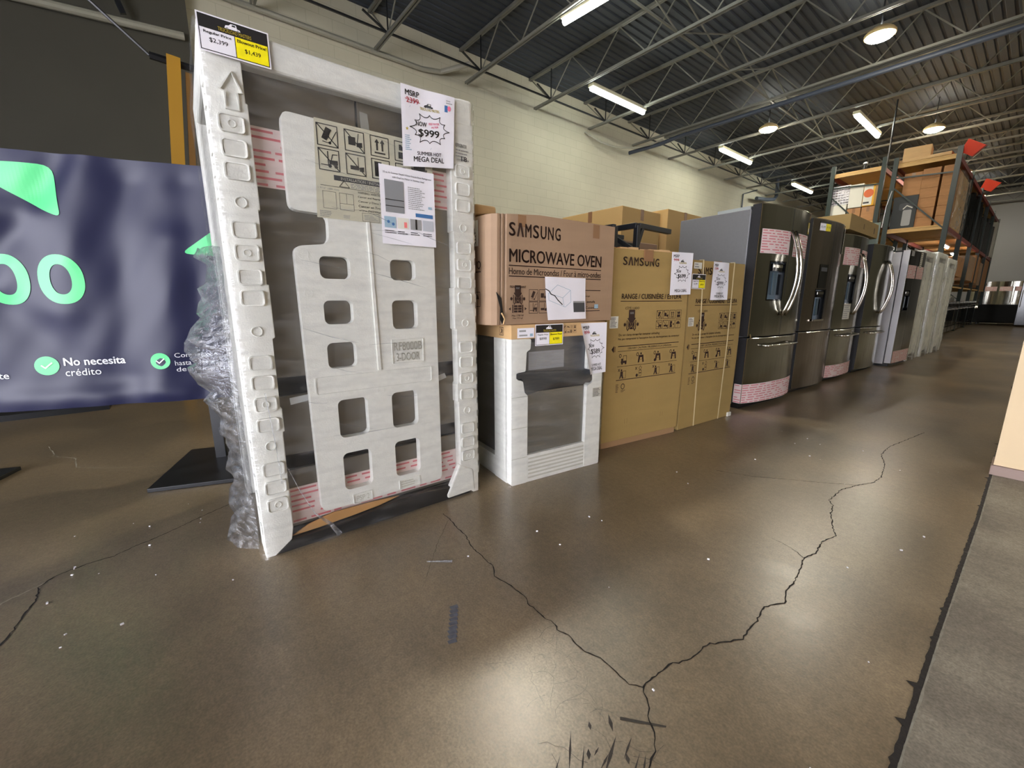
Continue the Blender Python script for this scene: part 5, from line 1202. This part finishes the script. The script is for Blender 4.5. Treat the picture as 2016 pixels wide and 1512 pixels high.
for u in (1.0, -0.38):
    b = MB(); b.box((u-0.028, -0.012, 0.02), (u+0.028, 0.022, 1.68), M_metalblack); b.build('post', T, bevel=0.002)
    b = MB(); b.box((u-0.23, -0.41, 0.0), (u+0.30, 0.22, 0.022), M_metalblack); b.build('base_plate', T, bevel=0.003)
b = MB(); b.box((-1.9, -0.012, 1.655), (1.33, 0.018, 1.695), M_metalblack); b.build('cross_bar', T)
tag(MB().box((-6.2, -2.6, 0.0), (-5.23, -0.57, 0.05), M_metalblack).build('floor_panel'), 'black flat panel lying on the floor behind the banner', 'panel')
# yellow posts
T = thing('yellow_post', 'yellow upright post standing behind the banner and the wrapped fridge', 'post', (-5.3, 0.02, 0), 0)
M_yp = mat('yellow painted wood', (160, 118, 22), 0.6)
b = MB(); b.bar((0, 0.0, 0), (0.0, 0.27, 3.15), 0.10, 0.10, M_yp); b.build('beam', T); b = MB(); b.bar((0, 0.11, 0), (0.0, 0.37, 3.05), 0.05, 0.05, mat('dark yellow wood', (110, 76, 20), 0.7)); b.build('beam', T)
b = MB(); b.tube([(0, 0.10, 3.12), (0, -0.4, 3.55)], 0.012, M_dark, 6); b.tube([(0, 0.1, 3.12), (0, 0.5, 3.10)], 0.03, M_dark, 6); b.build('cable', T)

# ------------------------------------------------------------------ pallet racks
RX = (-1.64, -2.70); BX = (-2.92, -3.95); RY = [14.0, 16.62, 19.24, 21.86, 24.48, 27.1]
def upright(T, xa, xb, y, ht):
    b = MB()
    for x in (xa, xb):
        b.box((x-0.045, y-0.04, 0), (x+0.045, y+0.04, ht), M_rackg)
    b.bar((xa, y, 3.78), (xb, y, 3.84), 0.03, 0.03, M_rackg); b.bar((xa, y, 2.55), (xb, y, 3.65), 0.03, 0.03, M_rackg); b.bar((xa, y, 0.3), (xb, y, 1.3), 0.03, 0.03, M_rackg); b.bar((xa, y, 1.4), (xb, y, 1.4), 0.03, 0.03, M_rackg)
    for x in (xa, xb): b.box((x-0.07, y-0.07, 0), (x+0.07, y+0.07, 0.01), M_rackg)
    b.build('upright_frame', T)
def rack(xa, xb, label, ht, bays, levels):
    T = thing('pallet_rack', label, 'rack', ((xa+xb)/2, RY[0], 0), 0, 'back to back pallet racks')
    o = len(bpy.data.objects); cx = (xa+xb)/2
    for i, y in enumerate(RY[:bays+1]): upright(T, xa-cx, xb-cx, y-RY[0], ht if i else ht+0.08)
    for i in range(bays):
        ya = RY[i]-RY[0]; yb = RY[i+1]-RY[0]
        for z in levels:
            b = MB()
            for x in (xa-cx, xb-cx): b.box((x-0.025, ya+0.04, z-0.10), (x+0.025, yb-0.04, z), M_rackr)
            b.build('beam', T)
            b = MB(); b.box((xb-cx+0.03, ya, z), (xa-cx-0.03, yb, z+0.03), M_wood)
            b.box((xb-cx, ya-0.01, z-0.07), (xa-cx-0.05, ya+0.03, z-0.005), M_wood)
            b.build('shelf_deck', T)
    return T
rack(RX[0], RX[1], 'dark green pallet rack with red beams facing the aisle', 4.22, 5, (2.64, 4.13))
rack(BX[0], BX[1], 'dark green pallet rack standing behind the aisle rack, nearer the wall', 4.30, 3, (2.90, 4.16))
tag(MB().tube([(-2.86, 13.95, 4.2), (-2.86, 13.95, 5.6)], 0.018, M_metalblack, 8).build('tall_pole'), 'thin black pole rising from between the two racks to the roof', 'pole')
tag(MB().tube([(-2.76, 13.93, 2.72), (-2.74, 13.92, 3.2), (-2.68, 13.93, 3.55)], 0.008, M_white, 6).build('white_cord'), 'white cord hanging beside the rack upright', 'cord')
Z = 2.67
k = 0
for i, (x0, x1) in enumerate(((-2.20, -1.90), (-1.86, -1.66))):
    for j in range(6):
        z0 = Z+0.215*j
        nm = ('inner', 'aisle side')[i]; od = ('bottom', 'second', 'third', 'fourth', 'fifth', 'top')[j]
        carton('shoebox_carton', 'flat brown carton on the rack, %s of the six in the %s column' % (od if j in (0, 5) else od+' up', nm), 'carton', x0, 14.08, z0, x1, 14.75, z0+0.213, M_card4, 'stacked brown cartons on the rack', tape=False)
T = thing('appliance_carton', 'black printed carton with a picture of a grey canister, on the rack', 'carton', (-2.64, 14.06, Z), 0)
MB().box((0, 0, 0), (0.44, 0.5, 0.74), mat('black printed carton', (24, 30, 30), 0.5)).build('carton_body', T, bevel=0.004)
P = Print(); P.poly(rrect(0.20, 0.06, 0.36, 0.42, 0.03), M_grey, 0.002); P.poly(rrect(0.12, 0.42, 0.38, 0.58, 0.04), M_dgrey, 0.002); P.line([(0.2, 0.45), (0.26, 0.52), (0.36, 0.46)], 0.02, M_offw, 0.003); P.build('cover_picture', T)
carton('moving_carton', 'worn brown carton on top of the black printed carton', 'carton', -2.52, 14.08, Z+0.745, -2.2, 14.6, Z+1.25, M_card4, 'loose cartons on the rack')
carton('moving_carton', 'bright tan carton on the very top of the rack', 'carton', -2.62, 14.02, 4.17, -2.14, 14.5, 4.48, M_card3, 'loose cartons on the rack', rot=0.08, tape=False)
tag(MB().box((-2.66, 14.0, 4.165), (-1.75, 14.9, 4.235), M_card3, Matrix.Rotation(-0.04, 3, 'Z'), (-2.2, 14.4, 4.2)).build('flat_carton', bevel=0.01), 'flattened pale carton under the tan carton on the rack top', 'carton')
def bin_(name, label, x, y, z, s, ry):
    b = MB(); vs = []
    for zz, k in ((0, 0.72), (0.30, 1.0), (0.30, 0.94), (0.02, 0.66)):
        vs += [(-.2*k*s, -.15*k*s, zz*s), (.2*k*s, -.15*k*s, zz*s), (.2*k*s, .15*k*s, zz*s), (-.2*k*s, .15*k*s, zz*s)]
    fs = [(4*k+i, 4*k+(i+1) % 4, 4*k+4+(i+1) % 4, 4*k+4+i) for k in range(3) for i in range(4)]+[(3, 2, 1, 0), (12, 13, 14, 15)]
    b.add(vs, fs, M_redplastic); b.fix = True; o = b.build(name, bevel=0.006); o.location = (x, y, z); o.rotation_euler = (0.2, ry, 0.1); return tag(o, label, 'bin', 'orange red plastic bins')
bin_('plastic_bin', 'orange red plastic bin tilted on the rack top corner nearest the aisle', -1.56, 14.25, 4.16, 0.85, 0.6)
bin_('plastic_bin', 'orange red plastic bin further along the rack, hanging over its top beam', -1.56, 19.35, 4.17, 0.9, 0.5)
# goods on the back rack
T = thing('wire_crate', 'white lattice crate on the left rack shelf', 'crate', (-3.92, 14.05, 3.42), 0)
b = MB()
for i in range(7): b.box((0.06*i, 0, 0), (0.06*i+0.014, 0.014, 0.46), M_white)
for j in range(8): b.box((0, -0.004, 0.063*j), (0.38, 0.016, 0.063*j+0.02), M_white)
b.box((0, 0, 0), (0.38, 0.5, 0.02), M_white); b.box((0, 0.48, 0), (0.38, 0.5, 0.46), M_white); b.box((0, 0, 0), (0.014, 0.5, 0.46), M_white); b.box((0.366, 0, 0), (0.38, 0.5, 0.46), M_white); b.build('lattice', T)
carton('storage_carton', 'white carton under the lattice crate', 'carton', -3.92, 14.03, 2.94, -3.57, 14.6, 3.41, M_offw, 'cartons on the left rack', tape=False)
carton('storage_carton', 'white carton standing beside the lattice crate', 'carton', -3.54, 14.02, 3.30, -3.26, 14.5, 3.86, M_offw, 'cartons on the left rack', tape=False)
T = carton('fryer_carton', 'yellow carton with a round orange picture on the left rack', 'carton', -3.25, 14.02, 3.30, -3.02, 14.5, 3.82, mat('yellow carton print', (226, 170, 40), 0.5), None, tape=False)
P = Print(lambda u, v, w: (u, -0.24-w, v)); P.poly(rrect(-0.11, 0.02, 0.07, 0.50, 0.01), M_offw, 0.001); P.disc(-0.01, 0.30, 0.10, mat('orange print', (204, 98, 48), 0.5), 0.002); P.rect(-0.10, 0.06, 0.02, 0.10, M_dgrey, 0.002); P.build('cover_picture', T)
carton('storage_carton', 'low brown carton on the left rack, under the white standing carton', 'carton', -3.54, 14.02, 2.94, -3.26, 14.6, 3.28, M_card4, 'cartons on the left rack')
carton('storage_carton', 'low brown carton on the left rack, under the yellow carton', 'carton', -3.24, 14.02, 2.94, -2.98, 14.6, 3.28, M_card4, 'cartons on the left rack')
T = thing('security_camera', 'small dark dome on the left rack top edge', 'camera', (-3.3, 14.0, 4.19), 0)
MB().cyl((0, 0, 0), (0, 0, 0.12), 0.035, M_dark).build('body', T); MB().tube([(0, 0, 0.12), (0, 0, 0.15), (0, 0, 0.165)], [0.05, 0.045, 0.01], M_white, 12).build('dome', T)
# aisle side bundles on the upper shelf
def bundle(label, y0, y1, z0, z1, m, filmm, seed, x1=-1.60, depth=0.9):
    T = thing('wrapped_bundle', label, 'wrapped goods', (x1, y0, z0), math.radians(90), 'film wrapped bundles on the rack')
    MB().box((0.02, 0.03, 0), (y1-y0-0.02, depth, z1-z0), m).build('goods', T, bevel=0.02)
    film('film_wrap', T, y1-y0, depth, z1-z0, filmm, seed, 0.03, 0.004, nu=16, nz=24); return T
bundle('film wrapped brown bundle at the near end of the rack, aisle side', 14.80, 16.50, Z, 3.95, M_card3, M_film3, 31, -1.62)
M_filmb = mat('shiny black film', (16, 17, 20), 0.12, bump=(14, 0.8, (1, 1, 0.2)))
for i, (ya, yb, zt, lb) in enumerate(((16.75, 18.7, 3.95, 'nearest of the black wrapped bundles on the rack'), (18.9, 20.9, 4.0, 'second of the black wrapped bundles on the rack'), (21.0, 23.0, 3.7, 'third of the black wrapped bundles on the rack'), (23.2, 26.2, 3.85, 'last of the black wrapped bundles on the rack'))):
    T = thing('black_bundle', lb, 'wrapped goods', (-1.62, ya, Z), math.radians(90), 'black wrapped bundles on the rack')
    n = 5
    for q in range(n):
        w_ = (yb-ya)/n; r_ = random.Random(ya*7+q); MB().tube([(w_*(q+0.5), w_*0.5, 0), (w_*(q+0.5), w_*0.5, (zt-Z)*r_.uniform(0.88, 1))], w_*0.49, M_filmb, 12).build('roll', T, bevel=0.03)
    MB().box((0.02, w_, 0), (yb-ya-0.02, 0.9, zt-Z-0.15), M_dark).build('core', T)
carton('storage_carton', 'tall white wrapped carton at the far end of the upper rack shelf', 'carton', -2.4, 26.3, Z, -1.60, 27.0, 4.05, M_offw, None, tape=False)
# lower level
for i, (ya, yb, za, zb_) in enumerate(((17.2, 18.5, 1.62, 2.15), (19.9, 21.4, 1.58, 2.35), (21.5, 23.0, 1.55, 2.45), (23.4, 24.4, 1.5, 2.3), (24.7, 26.8, 1.35, 2.5))):
    carton('storage_carton', 'brown carton on the lower rack level, %s along the aisle' % ('first', 'second', 'third', 'fourth', 'last')[i], 'carton', -2.6, ya, za, -1.62, yb, zb_, (M_card4, M_card)[i % 2], 'cartons on the lower rack level')
b = MB()
for i in range(1, 5): b.box((-2.66, RY[i]+0.05, 1.30), (-1.62, RY[i+1]-0.05, 1.34), M_wood)
o = b.build('shelf_deck', bpy.data.objects['pallet_rack']); o.matrix_parent_inverse = Matrix.Translation((2.17, -14.0, 0))
for i, (x, y, z) in enumerate(((-2.0, 17.6, 2.48), (-2.05, 20.4, 2.42))):
    T = thing('shelf_light', ('lit strip light under the rack shelf, nearer one', 'lit strip light under the rack shelf, farther one')[i], 'light', (x, y, z), PI/2, 'strip lights under the rack shelf')
    MB().box((-0.6, -0.05, 0.02), (0.6, 0.05, 0.06), M_white).build('housing', T); MB().tube([(-0.58, 0, 0), (0.58, 0, 0)], 0.03, emis('shelf strip %d' % i, (1, 0.97, 0.9), 30.0), 8).build('tube', T)
# ranges displayed below
def stove(y, label, m=None):
    T = thing('kitchen_range', label, 'range', (-1.60, y, 0), math.radians(90), 'ranges displayed under the rack')
    m = m or M_gloss; W = 0.76
    MB().box((0, 0.04, 0.03), (W, 0.66, 0.90), M_dark).build('body', T, bevel=0.004)
    MB().box((0.01, 0.0, 0.22), (W-0.01, 0.045, 0.74), m).build('oven_door', T, bevel=0.006)
    MB().box((0.01, 0.0, 0.05), (W-0.01, 0.045, 0.205), m).build('drawer', T, bevel=0.006)
    h = MB(); h.tube([(0.06, -0.05, 0.70), (W-0.06, -0.05, 0.70)], 0.012, M_chrome, 8); h.cyl((0.06, -0.05, 0.70), (0.06, 0, 0.70), 0.01, M_chrome, 8); h.cyl((W-0.06, -0.05, 0.70), (W-0.06, 0, 0.70), 0.01, M_chrome, 8); h.build('handle', T)
    MB().box((0.005, -0.005, 0.755), (W-0.005, 0.05, 0.90), M_steel).build('control_panel', T, bevel=0.005)
    for q in range(5): MB().cyl((0.10+0.14*q, -0.035, 0.83), (0.10+0.14*q, 0, 0.83), 0.022, M_dark, 12).build('knob', T)
    MB().box((0, -0.005, 0.90), (W, 0.66, 0.92), M_gloss).build('cooktop', T)
    MB().box((0, 0.60, 0.92), (W, 0.66, 1.08), M_steel).build('backguard', T, bevel=0.004)
ords = ('first', 'second', 'third', 'fourth', 'fifth', 'sixth', 'seventh', 'eighth', 'ninth', 'tenth', 'eleventh', 'twelfth')
for i in range(11):
    y = 12.15+0.9*i
    if any(y-0.1 < yy < y+0.86 for yy in RY): y = [yy for yy in RY if y-0.1 < yy < y+0.86][0]+0.06 if i % 3 else y
    pass
ys_ = [12.2, 13.08, 14.12, 14.95, 15.78, 16.72, 17.55, 18.38, 19.34, 20.2, 21.05, 21.96, 22.8, 23.65]
for i, y in enumerate(ys_):
    stove(y, 'dark kitchen range under the rack, %s along the aisle' % (('first', 'second', 'third', 'fourth', 'fifth', 'sixth', 'seventh', 'eighth', 'ninth', 'tenth', 'eleventh', 'twelfth', 'thirteenth', 'last')[i]), M_steel if i in (7, 8) else M_gloss)
tag(MB().box((-1.58, 12.3, 0.0), (-1.45, 13.6, 0.03), M_offw).build('floor_board', bevel=0.004), 'pale board on the floor in front of the first range', 'board')

# ------------------------------------------------------------------ far end
T = thing('sofa', 'dark grey sofa at the far end of the aisle', 'sofa', (-1.55, 25.3, 0), 0)
Ms = mat('charcoal upholstery', (40, 42, 46), 0.8)
MB().box((0, 0.2, 0.06), (1.15, 1.0, 0.42), Ms).build('seat', T, bevel=0.04, seg=3); MB().box((0, 0.0, 0.06), (1.15, 0.24, 0.78), Ms).build('backrest', T, bevel=0.05, seg=3)
MB().box((-0.12, 0.0, 0.06), (0.05, 1.0, 0.60), Ms).build('armrest', T, bevel=0.04, seg=3); MB().box((1.10, 0.0, 0.06), (1.28, 1.0, 0.60), Ms).build('armrest', T, bevel=0.04, seg=3)
for x, y in ((0.0, 0.1), (1.1, 0.1), (0.0, 0.9), (1.1, 0.9)): MB().box((x, y, 0), (x+0.05, y+0.05, 0.07), M_dark).build('leg', T)
for i, (x, lb) in enumerate(((-2.25, 'left'), (-1.32, 'right'))):
    french_fridge((x-0.02, YE-0.9), (x+0.90, YE-0.9), 'pinkish taped steel refrigerator against the end wall, %s of the pair' % lb, tapes=((0.03, 1.35, 0.42, 1.55), (0.5, 1.35, 0.88, 1.55)), group='fridges against the end wall')
T = thing('upright_freezer', 'tall black cabinet beside the aisle far end', 'cabinet', (-0.42, 24.0, 0), 0)
MB().box((-0.1, 0.0, 0.05), (0.35, 0.7, 1.75), M_dark).build('cabinet', T, bevel=0.01); MB().box((-0.09, -0.03, 0.06), (0.34, 0.0, 1.74), M_gloss).build('door', T, bevel=0.005); MB().cyl((-0.05, -0.06, 0.7), (-0.05, -0.06, 1.3), 0.01, M_chrome, 8).build('handle', T)

# debris on the floor
rr = random.Random(17); b = MB()
spots = [(random.Random(q).uniform(-1.4, -0.1), random.Random(q+99).uniform(0.7, 3.6)) for q in range(26)] + [(-2.6+random.Random(q+7).uniform(0, 1.0), -0.5+random.Random(q+77).uniform(0, 0.6)) for q in range(18)]
for x, y in spots:
    s_ = rr.uniform(0.0015, 0.0045); a_ = rr.uniform(0, PI)
    R = Matrix.Rotation(a_, 3, 'Z'); b.box((x-s_, y-s_*0.6, 0.001), (x+s_, y+s_*0.6, 0.001+s_), M_white, R, (x, y, 0))
tag(b.build('foam_crumbs'), 'scattered white foam crumbs on the concrete floor', 'debris', kind='stuff')
b = MB(); b.tube([(-1.33, 0.645, 0.004), (-1.30, 0.68, 0.006), (-1.27, 0.721, 0.004)], [0.002, 0.003, 0.006], M_film2, 6)
tag(b.build('plastic_scrap'), 'thin scrap of clear plastic on the floor in front of the wrapped fridge', 'scrap')
